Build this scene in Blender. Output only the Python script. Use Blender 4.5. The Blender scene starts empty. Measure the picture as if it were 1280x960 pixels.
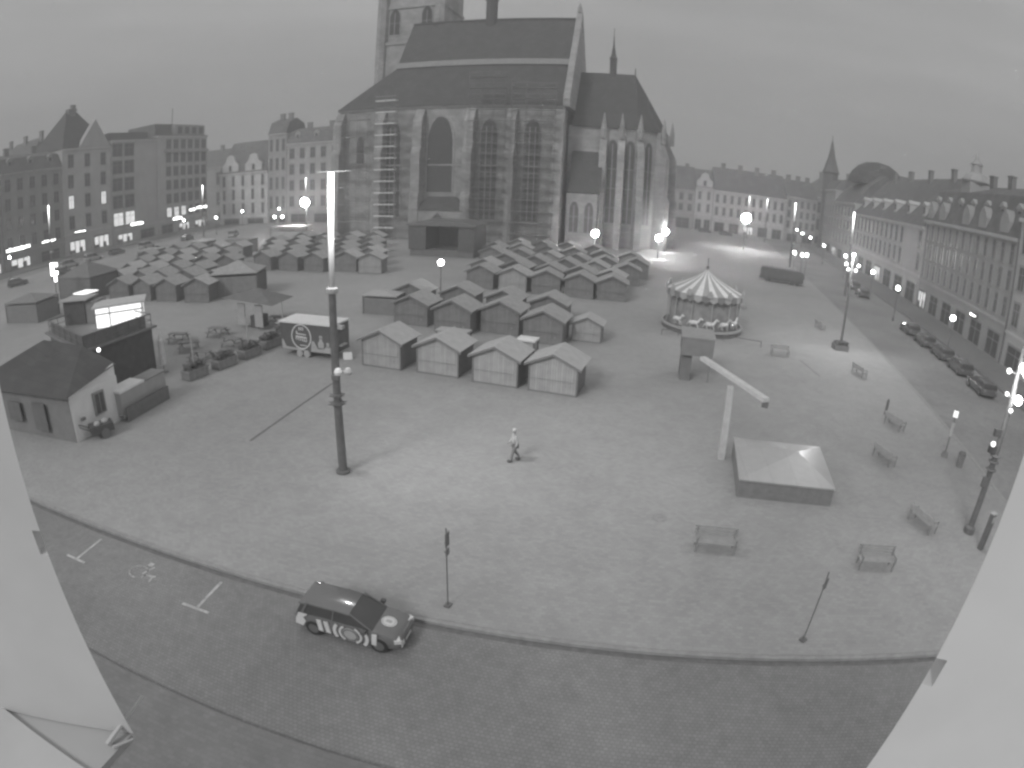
import bpy, bmesh, math, random
from mathutils import Vector, Matrix
R = math.radians
random.seed(7)
S = bpy.context.scene
C = S.collection

# ------------------------------------------------------------------ camera (wide lens with barrel distortion)
cd = bpy.data.cameras.new("camera"); cam = bpy.data.objects.new("camera", cd); C.objects.link(cam)
r_ = Vector((0.981131, 0.189894, 0.036347)); u_ = Vector((-0.097187, 0.321874, 0.941781)); f_ = Vector((-0.16714, 0.927544, -0.334256))
m = Matrix((r_, u_, -f_)).transposed().to_4x4(); m.translation = Vector((0, 0, 13.2)); cam.matrix_world = m
cd.type = 'PANO'; cd.sensor_width = 36; cd.sensor_height = 27; cd.sensor_fit = 'HORIZONTAL'
for holder in (cd, getattr(cd, 'cycles', None)):
    if holder is None: continue
    try:
        holder.panorama_type = 'FISHEYE_LENS_POLYNOMIAL'
        holder.fisheye_fov = R(180)
        holder.fisheye_polynomial_k0 = 0.0
        holder.fisheye_polynomial_k1 = -0.04665962
        holder.fisheye_polynomial_k2 = -0.0000165
        holder.fisheye_polynomial_k3 = -0.00000175
        holder.fisheye_polynomial_k4 = -0.00000007
    except Exception as e:
        print('pano', e)
cd.clip_start = 0.05; cd.clip_end = 4000
S.camera = cam

# ------------------------------------------------------------------ sky, sun, exposure
SUN_EL, SUN_AZ = R(34), R(203)          # azimuth the light comes from (clockwise from +Y)
W = bpy.data.worlds.new("World"); S.world = W; W.use_nodes = True
nt = W.node_tree; bg = nt.nodes['Background']
sky = nt.nodes.new('ShaderNodeTexSky'); sky.sky_type = 'NISHITA'; sky.sun_disc = False
sky.sun_elevation = SUN_EL; sky.sun_rotation = SUN_AZ; sky.altitude = 320; sky.dust_density = 4; sky.air_density = 1.2
bw = nt.nodes.new('ShaderNodeRGBToBW'); nt.links.new(sky.outputs[0], bw.inputs[0])
tc = nt.nodes.new('ShaderNodeTexCoord'); mp = nt.nodes.new('ShaderNodeMapping'); mp.inputs['Scale'].default_value = (1, 1, 7)
nt.links.new(tc.outputs['Generated'], mp.inputs[0])
nz = nt.nodes.new('ShaderNodeTexNoise'); nz.inputs['Scale'].default_value = 1.1; nz.inputs['Detail'].default_value = 5; nz.inputs['Roughness'].default_value = .55
nt.links.new(mp.outputs[0], nz.inputs[0])
cr = nt.nodes.new('ShaderNodeMapRange'); cr.inputs[1].default_value = .3; cr.inputs[2].default_value = .7; cr.inputs[3].default_value = .76; cr.inputs[4].default_value = 1.16
nt.links.new(nz.outputs[0], cr.inputs[0])
# overcast: the cloud deck evens the sky out, so the clear-sky value is compressed towards its mean
pw = nt.nodes.new('ShaderNodeMath'); pw.operation = 'POWER'; pw.inputs[1].default_value = .12
nt.links.new(bw.outputs[0], pw.inputs[0])
sep = nt.nodes.new('ShaderNodeSeparateXYZ'); nt.links.new(tc.outputs['Generated'], sep.inputs[0])
el = nt.nodes.new('ShaderNodeMapRange'); el.inputs[1].default_value = 0; el.inputs[2].default_value = .33; el.inputs[3].default_value = .57; el.inputs[4].default_value = .80
nt.links.new(sep.outputs[2], el.inputs[0])
# an overcast sky grows brighter towards the zenith
zen = nt.nodes.new('ShaderNodeMapRange'); zen.inputs[1].default_value = .38; zen.inputs[2].default_value = .95; zen.inputs[3].default_value = 1; zen.inputs[4].default_value = 1.75
nt.links.new(sep.outputs[2], zen.inputs[0])
m0 = nt.nodes.new('ShaderNodeMath'); m0.operation = 'MULTIPLY'; nt.links.new(el.outputs[0], m0.inputs[0]); nt.links.new(zen.outputs[0], m0.inputs[1])
m1 = nt.nodes.new('ShaderNodeMath'); m1.operation = 'MULTIPLY'; nt.links.new(pw.outputs[0], m1.inputs[0]); nt.links.new(cr.outputs[0], m1.inputs[1])
m2 = nt.nodes.new('ShaderNodeMath'); m2.operation = 'MULTIPLY'; nt.links.new(m1.outputs[0], m2.inputs[0]); nt.links.new(m0.outputs[0], m2.inputs[1])
nt.links.new(m2.outputs[0], bg.inputs[0]); bg.inputs[1].default_value = 0.15
sd = bpy.data.lights.new("sun", 'SUN'); sd.energy = 0.5; sd.angle = R(14); sd.color = (1, 1, 1)
so = bpy.data.objects.new("sun", sd); C.objects.link(so)
dv = Vector((math.sin(SUN_AZ)*math.cos(SUN_EL), math.cos(SUN_AZ)*math.cos(SUN_EL), math.sin(SUN_EL)))
so.rotation_euler = dv.to_track_quat('Z', 'Y').to_euler(); so.location = (-60, -40, 90)
S.view_settings.view_transform = 'Standard'; S.view_settings.look = 'None'; S.view_settings.gamma = 1
S.view_settings.exposure = 1.7
cy = S.cycles
try:
    cy.pixel_filter_type = 'BLACKMAN_HARRIS'; cy.filter_width = 2.6
    cy.max_bounces = 4; cy.diffuse_bounces = 2; cy.glossy_bounces = 2; cy.volume_bounces = 1; cy.transmission_bounces = 2
    cy.sample_clamp_indirect = 2.0; cy.sample_clamp_direct = 0
    cy.use_denoising = True
except Exception as e: print(e)

# ------------------------------------------------------------------ materials
MATS = {}
def mat(name, v, rough=.8, ns=3.0, amp=.18, metal=0, emit=0, bump=0, kind=None, coat=0, big=0):
    if name in MATS: return MATS[name]
    M = bpy.data.materials.new(name); M.use_nodes = True; MATS[name] = M
    t = M.node_tree; b = t.nodes['Principled BSDF']
    b.inputs['Roughness'].default_value = rough; b.inputs['Metallic'].default_value = metal
    b.inputs['Coat Weight'].default_value = coat
    co = t.nodes.new('ShaderNodeTexCoord'); src = co.outputs['Object']
    n = t.nodes.new('ShaderNodeTexNoise'); n.inputs['Scale'].default_value = ns; n.inputs['Detail'].default_value = 5
    t.links.new(src, n.inputs[0])
    mr = t.nodes.new('ShaderNodeMapRange'); mr.inputs[1].default_value = .28; mr.inputs[2].default_value = .72
    mr.inputs[3].default_value = v*(1-amp); mr.inputs[4].default_value = v*(1+amp)
    t.links.new(n.outputs[0], mr.inputs[0]); out = mr.outputs[0]; hgt = n.outputs[0]
    def mul(a, bsock):
        k = t.nodes.new('ShaderNodeMath'); k.operation = 'MULTIPLY'; t.links.new(a, k.inputs[0]); t.links.new(bsock, k.inputs[1]); return k.outputs[0]
    def rng(sock, a, c, lo, hi):
        k = t.nodes.new('ShaderNodeMapRange'); k.inputs[1].default_value = a; k.inputs[2].default_value = c; k.inputs[3].default_value = lo; k.inputs[4].default_value = hi
        t.links.new(sock, k.inputs[0]); return k.outputs[0]
    if big:
        n2 = t.nodes.new('ShaderNodeTexNoise'); n2.inputs['Scale'].default_value = ns*.07; n2.inputs['Detail'].default_value = 3; t.links.new(src, n2.inputs[0])
        out = mul(out, rng(n2.outputs[0], .35, .65, 1-big, 1+big))
    if kind in ('setts', 'slabs', 'stone', 'tiles', 'planks', 'seams'):
        br = t.nodes.new('ShaderNodeTexBrick'); mpn = t.nodes.new('ShaderNodeMapping')
        t.links.new(src, mpn.inputs[0]); t.links.new(mpn.outputs[0], br.inputs[0])
        br.inputs['Color1'].default_value = (1, 1, 1, 1); br.inputs['Color2'].default_value = (.8, .8, .8, 1); br.inputs['Mortar'].default_value = (.5, .5, .5, 1)
        br.inputs['Mortar Smooth'].default_value = .4
        if kind == 'setts': br.inputs['Scale'].default_value = 1; br.inputs['Brick Width'].default_value = .14; br.inputs['Row Height'].default_value = .13; br.inputs['Mortar Size'].default_value = .014; br.inputs['Mortar'].default_value = (.7, .7, .7, 1); br.inputs['Color2'].default_value = (.84, .84, .84, 1); mpn.inputs['Rotation'].default_value = (0, 0, R(2))
        if kind == 'slabs': br.inputs['Scale'].default_value = 1; br.inputs['Brick Width'].default_value = .24; br.inputs['Row Height'].default_value = .16; br.inputs['Mortar Size'].default_value = .014; br.inputs['Mortar'].default_value = (.84, .84, .84, 1); br.inputs['Color2'].default_value = (.86, .86, .86, 1)
        if kind == 'stone': br.inputs['Scale'].default_value = 1; br.inputs['Brick Width'].default_value = 1.3; br.inputs['Row Height'].default_value = .6; br.inputs['Mortar Size'].default_value = .03; br.inputs['Mortar'].default_value = (.7, .7, .7, 1); mpn.inputs['Rotation'].default_value = (R(90), 0, 0)
        if kind == 'planks': br.inputs['Scale'].default_value = 1; br.inputs['Brick Width'].default_value = 9; br.inputs['Row Height'].default_value = .16; br.inputs['Mortar Size'].default_value = .012; mpn.inputs['Rotation'].default_value = (R(90), 0, R(90)); br.inputs['Color2'].default_value = (.86, .86, .86, 1)
        if kind == 'tiles': br.inputs['Scale'].default_value = 1; br.inputs['Brick Width'].default_value = .9; br.inputs['Row Height'].default_value = .5; br.inputs['Mortar Size'].default_value = .03; br.inputs['Mortar'].default_value = (.75, .75, .75, 1)
        if kind == 'seams': br.inputs['Scale'].default_value = 1; br.inputs['Brick Width'].default_value = 1.2; br.inputs['Row Height'].default_value = 4; br.inputs['Mortar Size'].default_value = .01; br.inputs['Mortar'].default_value = (.7, .7, .7, 1); br.inputs['Color2'].default_value = (.95, .95, .95, 1)
        bb = t.nodes.new('ShaderNodeRGBToBW'); t.links.new(br.outputs[0], bb.inputs[0])
        out = mul(out, bb.outputs[0]); hgt = bb.outputs[0]
    cc = t.nodes.new('ShaderNodeCombineColor'); 
    for i in range(3): t.links.new(out, cc.inputs[i])
    t.links.new(cc.outputs[0], b.inputs['Base Color'])
    if bump:
        bn = t.nodes.new('ShaderNodeBump'); bn.inputs['Strength'].default_value = bump; bn.inputs['Distance'].default_value = .02
        t.links.new(hgt, bn.inputs['Height']); t.links.new(bn.outputs[0], b.inputs['Normal'])
    if emit:
        b.inputs['Emission Color'].default_value = (1, 1, 1, 1); b.inputs['Emission Strength'].default_value = emit
        try: M.cycles.emission_sampling = 'NONE'
        except Exception: pass
    return M
paving = mat('granite_slabs', .345, .8, .8, .06, kind='slabs', big=.1, bump=.08)
setts = mat('dark_setts', .255, .85, 2.0, .08, kind='setts', big=.12, bump=.3)
asphalt = mat('asphalt', .24, .85, 2.0, .12, big=.12)
kerbm = mat('kerb_granite', .3, .8, 4, .15)
pavem = mat('pavement_slabs', .2, .8, 1.0, .1, kind='slabs', big=.08)
earth = mat('town_ground', .2, .9, .5, .2)
white_line = mat('road_paint', .45, .7, 6, .3)
groove = mat('drain_iron', .14, .6, 6, .2)
stone = mat('sandstone', .37, .9, .35, .28, kind='stone', big=.15, bump=.3)
stone_light = mat('pale_sandstone', .34, .9, .3, .15, kind='stone')
slate = mat('slate_roof', .075, .8, .5, .15, kind='tiles')
rooft = mat('roof_tiles', .14, .8, .5, .2, kind='tiles')
rooft2 = mat('roof_tiles_pale', .16, .8, .5, .2, kind='tiles')
band = mat('zinc_band', .22, .6, 1, .1)
glass = mat('dark_glass', .08, .25, 2, .2)
cglass = mat('leaded_glass', .085, .5, 3, .35, kind='setts')
framew = mat('window_frame', .26, .7, 3, .1)
metal = mat('grey_steel', .17, .45, 4, .15, metal=.3)
metal_d = mat('dark_steel', .14, .5, 4, .2)
metal_l = mat('pale_steel', .38, .4, 4, .1, metal=.2)
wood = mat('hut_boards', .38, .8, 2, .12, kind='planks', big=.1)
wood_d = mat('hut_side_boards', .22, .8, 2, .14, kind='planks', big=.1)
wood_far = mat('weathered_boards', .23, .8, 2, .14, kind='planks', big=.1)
roof_hut = mat('hut_roofing_felt', .4, .85, 2, .1)
roof_hutd = mat('hut_roofing_dark', .33, .85, 2, .14)
trimm = mat('hut_trim', .18, .8, 3, .1)
white = mat('white_paint', .7, .5, 2, .06)
canvas = mat('pale_canvas', .5, .85, 3, .08)
dark = mat('dark_panel', .085, .6, 2, .2)
dark2 = mat('charcoal_panel', .14, .6, 2, .15)
mid = mat('grey_panel', .2, .7, 2, .12)
pale = mat('pale_panel', .38, .7, 2, .1)
leafm = mat('conifer_green', .16, .9, 6, .4)
lamp1 = mat('lamp_glass', .8, .3, 2, .02, emit=9)
lamp2 = mat('lit_window', .7, .5, 2, .1, emit=.22)
lamp3 = mat('shop_light', .8, .5, 2, .1, emit=1.4)
flood = mat('flood_lens', .9, .3, 2, .02, emit=60)
litpanel = mat('lit_panel', .8, .6, 3, .06, emit=.38)
gold = mat('gilded_metal', .62, .45, 3, .1, metal=.3)
granite_p = mat('polished_granite', .2, .35, 4, .15)
cover = mat('basin_cover', .62, .3, 2, .05, metal=.75, kind='seams', coat=.3)

# ------------------------------------------------------------------ mesh building
class MB:
    def __init__(s): s.v = []; s.f = []; s.mi = []; s.m = 0
    def add(s, vs, fs):
        o = len(s.v); s.v += [tuple(p) for p in vs]; s.f += [tuple(i+o for i in q) for q in fs]; s.mi += [s.m]*len(fs); return s
    def box(s, x, y, z, sx, sy, sz, rz=0):
        c, n = math.cos(rz), math.sin(rz); vs = []
        for dz in (0, 1):
            for dx, dy in ((-.5, -.5), (.5, -.5), (.5, .5), (-.5, .5)):
                a, b = dx*sx, dy*sy; vs.append((x+a*c-b*n, y+a*n+b*c, z+dz*sz))
        return s.add(vs, [(3, 2, 1, 0), (4, 5, 6, 7), (0, 1, 5, 4), (1, 2, 6, 5), (2, 3, 7, 6), (3, 0, 4, 7)])
    def b2(s, x0, x1, y0, y1, z0, z1): return s.box((x0+x1)/2, (y0+y1)/2, z0, abs(x1-x0), abs(y1-y0), z1-z0)
    def prism(s, poly, z0, z1):
        n = len(poly); vs = [(p[0], p[1], z0) for p in poly]+[(p[0], p[1], z1) for p in poly]
        return s.add(vs, [tuple(range(n))[::-1], tuple(range(n, 2*n))]+[(i, (i+1) % n, n+(i+1) % n, n+i) for i in range(n)])
    def xz(s, poly, y0, y1):   # polygon in x,z extruded along y
        n = len(poly); vs = [(p[0], y0, p[1]) for p in poly]+[(p[0], y1, p[1]) for p in poly]
        return s.add(vs, [tuple(range(n)), tuple(range(n, 2*n))[::-1]]+[(i, n+i, n+(i+1) % n, (i+1) % n) for i in range(n)])
    def yz(s, poly, x0, x1):
        n = len(poly); vs = [(x0, p[0], p[1]) for p in poly]+[(x1, p[0], p[1]) for p in poly]
        return s.add(vs, [tuple(range(n))[::-1], tuple(range(n, 2*n))]+[(i, (i+1) % n, n+(i+1) % n, n+i) for i in range(n)])
    def tube(s, p0, p1, r0, r1=None, n=10):
        r1 = r0 if r1 is None else r1; p0 = Vector(p0); p1 = Vector(p1); d = (p1-p0).normalized()
        a = d.orthogonal().normalized(); b = d.cross(a); vs = []
        for p, r in ((p0, r0), (p1, r1)):
            for i in range(n):
                t = 2*math.pi*i/n; vs.append(p+a*math.cos(t)*r+b*math.sin(t)*r)
        return s.add(vs, [tuple(range(n))[::-1], tuple(range(n, 2*n))]+[(i, (i+1) % n, n+(i+1) % n, n+i) for i in range(n)])
    def lathe(s, prof, n=16, x=0, y=0, z=0):
        vs = []; fs = []
        for r, h in prof:
            for i in range(n):
                t = 2*math.pi*i/n; vs.append((x+r*math.cos(t), y+r*math.sin(t), z+h))
        for k in range(len(prof)-1):
            for i in range(n): fs.append((k*n+i, k*n+(i+1) % n, (k+1)*n+(i+1) % n, (k+1)*n+i))
        fs.append(tuple(range(n))[::-1]); fs.append(tuple(range((len(prof)-1)*n, len(prof)*n)))
        return s.add(vs, fs)
    def ball(s, x, y, z, r, n=12, sz=1):
        return s.lathe([(max(1e-3, r*math.sin(math.pi*k/8)), -r*sz*math.cos(math.pi*k/8)) for k in range(9)], n, x, y, z)
    def slab(s, pts, th):      # a planar polygon (any orientation) given real thickness th along its normal
        P = [Vector(p) for p in pts]; n = (P[1]-P[0]).cross(P[2]-P[0]).normalized()*th; k = len(P)
        vs = P+[p-n for p in P]
        return s.add(vs, [tuple(range(k)), tuple(range(k, 2*k))[::-1]]+[(i, k+i, k+(i+1) % k, (i+1) % k) for i in range(k)])
    def mesh(s, name, mats):
        me = bpy.data.meshes.new(name); me.from_pydata(s.v, [], s.f)
        for q in (mats if isinstance(mats, (list, tuple)) else [mats]): me.materials.append(q)
        me.polygons.foreach_set('material_index', s.mi)
        bm = bmesh.new(); bm.from_mesh(me); bmesh.ops.recalc_face_normals(bm, faces=bm.faces); bm.to_mesh(me); bm.free()
        return me
    def build(s, name, mats, parent=None, loc=(0, 0, 0), rz=0, smooth=False):
        o = obj(name, s.mesh(name, mats), parent, loc, rz)
        if smooth:
            for p in o.data.polygons: p.use_smooth = True
            try: o.data.set_sharp_from_angle(angle=R(38))
            except Exception: pass
        return o
def obj(name, me, parent=None, loc=(0, 0, 0), rz=0):
    o = bpy.data.objects.new(name, me); C.objects.link(o); o.location = loc; o.rotation_euler = (0, 0, rz)
    if parent: o.parent = parent
    return o
def tag(o, label=None, cat=None, group=None, kind=None):
    if label: o['label'] = label
    if cat: o['category'] = cat
    if group: o['group'] = group
    if kind: o['kind'] = kind
    return o
def thing(name, label, cat, loc=(0, 0, 0), rz=0, group=None):
    return tag(obj(name, None, None, loc, rz), label, cat, group)
def struct(name, mb, m): return tag(mb.build(name, m), kind='structure')
def dup(root, loc, rz, label=None, group=None, sc=None):
    c = root.copy(); C.objects.link(c); c.location = loc; c.rotation_euler = (0, 0, rz)
    if label: c['label'] = label
    if group: c['group'] = group
    if sc: c.scale = sc
    for ch in list(root.children):
        d = ch.copy(); C.objects.link(d); d.parent = c
        for g in list(ch.children):
            e = g.copy(); C.objects.link(e); e.parent = d
    return c
ORD = 'first second third fourth fifth sixth seventh eighth ninth tenth eleventh twelfth'.split()

# ------------------------------------------------------------------ the setting
HZ = 620
struct('ground', MB().b2(-HZ, HZ, -90, 760, -.5, -.2), earth)
EK = lambda y: 29.2+.128*(y-74)                       # kerb between the square and the east road
EF = lambda y: 37.5+.14*y                              # line of the east house fronts
struct('square_paving', MB().prism([(-112, 14.0), (21.5, 14.0), (EK(26), 26), (EK(205), 205), (-112, 205)], -.19, 0), paving)
struct('south_road', MB().b2(-140, 60, 7.8, 14.0, -.19, -.116), setts)
struct('east_road', MB().prism([(21.4, 14.1), (EF(14)-6, 14.1), (EF(200)-7, 200), (EK(200)+.1, 200), (EK(26)+.1, 26)], -.19, -.112), asphalt)
struct('west_road', MB().b2(-121, -112.1, 14.1, 205, -.19, -.112), asphalt)
struct('north_road', MB().b2(-112, EK(205), 205.1, 209, -.19, -.112), asphalt)
struct('kerb', MB().b2(-112, 20.5, 13.82, 13.98, -.15, .004).prism([(20.5, 13.82), (21.7, 14.2), (EK(26)+.3, 26), (EK(205)+.3, 205), (EK(205)+.02, 205), (EK(26)+.02, 26), (21.4, 14.4), (20.5, 13.98)], -.15, .004), kerbm)
struct('gutter', MB().b2(-112, 20.5, 13.6, 13.8, -.15, -.108), mat('gutter_stone', .15, .8, 5, .2))
struct('south_pavement', MB().b2(-140, 60, 1.6, 7.7, -.19, .01).b2(-140, 60, 7.7, 7.9, -.19, .014), [pavem])
struct('east_pavement', MB().prism([(EF(14)-5.9, 14.1), (EF(14)+1, 14.1), (EF(200)+1, 200), (EF(200)-6.9, 200)], -.19, .01), pavem)
struct('west_pavement', MB().b2(-131, -121.1, 14.1, 205, -.19, .01), pavem)
# parking bays on the near road
pm = MB()
for x in (-19.3, -12.6): struct('road_marking', MB().b2(x-.06, x+.06, 11.7, 13.3, -.115, -.107).b2(x-.65, x+.55, 11.58, 11.70, -.115, -.107), white_line)

wm = MB()
for i in range(14):
    a = 2*math.pi*i/16-.4; wm.box(-16.1+.42*math.cos(a), 12.35+.36*math.sin(a), -.115, .2, .07, .007, a+math.pi/2)
wm.box(-15.9, 12.95, -.115, .22, .2, .007); wm.box(-15.75, 12.6, -.115, .08, .6, .007, R(-20)); wm.box(-15.45, 12.35, -.115, .5, .08, .007, R(15)); wm.box(-15.3, 12.2, -.115, .08, .3, .007, R(10))
struct('parking_symbol_marking', wm, white_line)
struct('drain_channel', MB().box(-18.0, 28.6, .0, .16, 9.4, .006, R(-1.5)), groove); struct('drain_channel', MB().box(16.4, 47.7, .0, .12, 4.4, .006, R(8)), groove)
for x, y in ((2.5, 22), (12, 38)): tag(MB().lathe([(.34, 0), (.34, .006)], 16, x, y, 0).build('manhole_cover', mat('manhole_iron', .28, .7, 5, .2)), kind='structure')

# ------------------------------------------------------------------ the window niche the view looks out of
nk = thing('camera_house_wall', 'pale plastered window jambs and sill of the house the view looks out of', 'house wall', (0, 0, 0))
plaster = mat('white_plaster', .57, .9, 5, .05, big=.05)
def jamb(side, az, dist, back, notch, foot):
    a = R(az); dx, dy = math.sin(a), math.cos(a)
    P = Vector((dx*dist, dy*dist)); o = Vector((dx, dy)); q = Vector((math.cos(a)*side, -math.sin(a)*side))
    fd = Vector((side*.92, -.39)); od = o*.9     # the pier face runs sideways, its flank runs outwards
    def ring(g):
        c = P+fd*g
        return [tuple(c), tuple(c+fd*1.25), tuple(c+fd*1.25+Vector((side*.3, 1.2))), tuple(c+od)]
    mb = MB(); z1 = 13.2-notch[0]*dist; global PL_; PL_ = P; z2 = 13.2-notch[1]*dist
    mb.prism(ring(0), z1, 15.2); c_ = P; R0 = ring(0); e1 = (Vector(R0[1])-c_).normalized(); e3 = (Vector(R0[3])-c_).normalized()
    mb.prism([tuple(c_+e3*.05), tuple(c_+e1*.022), R0[1], R0[2], R0[3]], z2, z1); mb.prism(ring(0), 13.2-foot*dist, z2)
    return mb.build('window_jamb', plaster, nk)
jamb(-1, -61.8, 1.15, 1, (.515, .565), 1.05)
jamb(1, 42.4, .85, 1, (.715, .785), 1.8)
MB().b2(-2.6, 1.6, -.8, .37, 11.9, 12.0).build('window_sill', plaster, nk)
MB().prism([(-2.6, .372), (-1.03, .372), (-1.02, .54), (-2.6, .9)], 11.965, 11.988).build('sill_apron', mat('apron_stone', .45, .85, 3, .08), nk)
sp = MB(); sp.tube((-1.05, .47, 12.0), (-1.022, .635, 12.05), .009, .004, 6); sp.tube((-1.03, .47, 12.0), (-1.005, .53, 11.99), .006, .003, 6)
sp.build('sill_bracket', plaster, nk)

# ------------------------------------------------------------------ town houses
def window_mesh(w, h, lit=False, arch=False):
    mb = MB(); mb.m = 0
    t = min(.16, w*.12)
    for a in (mb.b2(-w/2-t, -w/2, -.10, .02, 0, h), mb.b2(w/2, w/2+t, -.10, .02, 0, h), mb.b2(-w/2-t, w/2+t, -.12, .02, h, h+t*1.6), mb.b2(-w/2-t*1.4, w/2+t*1.4, -.18, .02, -t, 0)): pass
    mb.b2(-.05, .05, -.05, .01, 0, h); mb.b2(-w/2, w/2, -.05, .01, h*.66, h*.66+.08)
    mb.m = 1; mb.b2(-w/2, w/2, -.02, .015, 0, h)
    return mb.mesh('window', [framew, lamp2 if lit else glass])
def house(label, p0, p1, eave, ridge, depth, floors, cols, wall=.22, roofm=None, name='town_house', shop=3.6, lit=(), blank=(), style='gable', dormers=0, chimneys=2, ww=.42, group='houses round the square', shoplit=(), sign=None, gables=(), wh=.62, overhang=.4):
    p0 = Vector(p0); p1 = Vector(p1); d = p1-p0; L = d.length; rz = math.atan2(d.y, d.x)
    t = thing(name, label, 'house', (p0.x, p0.y, 0), rz, group)
    wall = wall*1.75; wm_ = mat('facade_%d' % int(wall*100), wall, .9, .35, .12, big=.08)
    MB().b2(0.02, L-.02, 0, depth, -.15, eave).build('wall', wm_, t)
    fm2 = mat('facade_%d' % int(wall*118), wall*1.18, .9, .35, .1)
    MB().b2(-.02, L+.02, -overhang, .0, eave-.45, eave-.02).build('cornice', fm2, t); MB().b2(0, L, -.12, 0, shop+.1, shop+.45).build('string_course', fm2, t)
    rm = roofm or rooft
    rb = MB()
    if style == 'gable':
        rb.yz([(-overhang-.1, eave), (depth/2, ridge), (depth+.2, eave)], -.05, L+.05)
    elif style == 'mansard':
        rb.yz([(-overhang, eave), (depth*.13, eave+(ridge-eave)*.72), (depth/2, ridge), (depth*.87, eave+(ridge-eave)*.72), (depth, eave)], 0, L)
    elif style == 'hip':
        i = min(depth/2, L/2*.8); vs = [(-.2, -overhang, eave), (L+.2, -overhang, eave), (L+.2, depth, eave), (-.2, depth, eave), (i, depth/2, ridge), (L-i, depth/2, ridge)]
        rb.add(vs, [(0, 1, 5, 4), (1, 2, 5), (2, 3, 4, 5), (3, 0, 4), (3, 2, 1, 0)])
    elif style == 'curve':
        rb.yz([(-overhang, eave)]+[(depth*(.04+.46*math.sin(a)), eave+(ridge-eave)*(1-math.cos(a))/1.0*0+(ridge-eave)*math.sin(a)**.6) for a in [R(k) for k in (10, 25, 40, 55, 70, 90)]]+[(depth, eave)], 0, L)
    else:
        rb.b2(-.1, L+.1, -overhang, depth, eave, eave+.25); rb.b2(1.5, L-1.5, 2.5, depth-1, eave+.25, ridge)
    rb.build('roof', rm, t)
    slope = lambda y: eave+(ridge-eave)*min(1, max(0, y/(depth/2)))
    for i in range(dormers):
        x = L*(i+.5)/dormers; y = depth*.10; z = eave+.25*(ridge-eave) if style == 'mansard' else slope(y)
        mb = MB().b2(x-.75, x+.75, y-.6, y+2.2, z-.3, z+1.7); mb.xz([(x-.95, z+1.7), (x+.95, z+1.7), (x, z+2.4)], y-.75, y+2.6); mb.m = 1; mb.b2(x-.45, x+.45, y-.65, y-.58, z+.2, z+1.4)
        mb.build('dormer', [wm_, glass], t)
    for i in range(chimneys):
        x = L*(i+.6)/(chimneys+.2); z = ridge if style != 'flat' else eave+.2
        mb = MB().box(x, depth/2-.8, z-1.5, 1.5, .8, 2.9); mb.box(x, depth/2-.8, z+1.4, 1.7, 1.0, .2); mb.build('chimney', mid, t)
    for gx, gw, gz in gables:
        mb = MB(); pts = [(gx-gw/2, eave-.2), (gx+gw/2, eave-.2), (gx+gw/2, eave+(gz-eave)*.45), (gx+gw*.3, eave+(gz-eave)*.62), (gx+gw*.2, gz-.4), (gx, gz), (gx-gw*.2, gz-.4), (gx-gw*.3, eave+(gz-eave)*.62), (gx-gw/2, eave+(gz-eave)*.45)]
        mb.xz(pts, -.15, .6); mb.m = 1; mb.b2(gx-.5, gx+.5, -.2, -.13, eave+.6, eave+2.4); mb.build('gable', [wm_, glass], t)
    pitch = L/cols; fh = (eave-.6-shop-.5)/floors; w = pitch*ww; h = fh*wh
    me = window_mesh(w, h); ml = window_mesh(w, h, True) if lit else None
    for r in range(floors):
        for c in range(cols):
            if (r, c) in blank or (-1, c) in blank: continue
            obj('window', ml if (r, c) in lit else me, t, (pitch*(c+.5), 0, shop+.5+fh*r+fh*.18))
    ns = max(2, cols//2); ps = L/ns
    if shop > 2:
        sm = window_mesh(ps*.62, shop*.68); sl = None
        for c in range(ns):
            if c in shoplit:
                if sl is None:
                    mb = MB(); mb.m = 1; q = ps*.62
                    mb.b2(-q/2, q/2, -.06, .0, .2, shop*.62); mb.m = 0
                    for k in (-.5, -.18, .15, .5): mb.b2(q*k-.09, q*k+.09, -.16, .02, 0, shop*.68)
                    mb.b2(-q/2, q/2, -.15, .02, shop*.62, shop*.7); mb.b2(-q/2, -q*.2, -.15, -.07, .2, 1.0); mb.b2(q*.1, q*.3, -.15, -.07, .2, 1.4)
                    sl = mb.mesh('shop_window', [metal_d, lamp2])
                obj('shop_window', sl, t, (ps*(c+.5), 0, .15))
            else: obj('shop_window', sm, t, (ps*(c+.5), 0, .15))
    if sign:
        for (x0, x1, z, hh) in sign:
            mb = MB(); x = x0; mb.m = 1; mb.b2(x0-.2, x1+.2, -.30, -.02, z-.1, z+hh+.1); mb.m = 0
            rr = random.Random(int(x0*10))
            while x < x1-.2:      # a run of lit letter-sized blocks, too blurred in the photo to read
                w_ = rr.uniform(.35, .8); mb.b2(x, min(x1, x+w_), -.42, -.32, z+rr.uniform(0, .12), z+hh-rr.uniform(0, .2)); x += w_+rr.uniform(.08, .2)
            mb.build('shop_sign', [lamp3, dark], t)
    return t
WX = -130
house('tall dim mansard house at the left edge behind the black car', (WX, 52), (WX, 76.5), 20, 27, 14, 4, 8, .17, style='mansard', dormers=4, sign=[(2, 12, 3.4, .7), (15, 22, 3.4, .6)], shoplit=(1, 3))
house('dark five-bay house whose long lit shop fascia glows left of the gabled house', (WX, 76.7), (WX, 96.4), 22.6, 27.5, 14, 4, 5, .16, style='mansard', dormers=3, shoplit=(0,), sign=[(.5, 8, 4.4, .9), (12, 16.5, 4.6, .6)])
h = house('big house with pale triangular gable over two lit shop windows', (WX, 96.6), (WX, 114.4), 27.0, 38, 16, 4, 3, .24, slate, style='hip', lit=((1, 0), (1, 2)), chimneys=1, shop=5.0, shoplit=(0, 1), ww=.3, sign=[(3.5, 7.5, 5.3, .5)])
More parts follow.
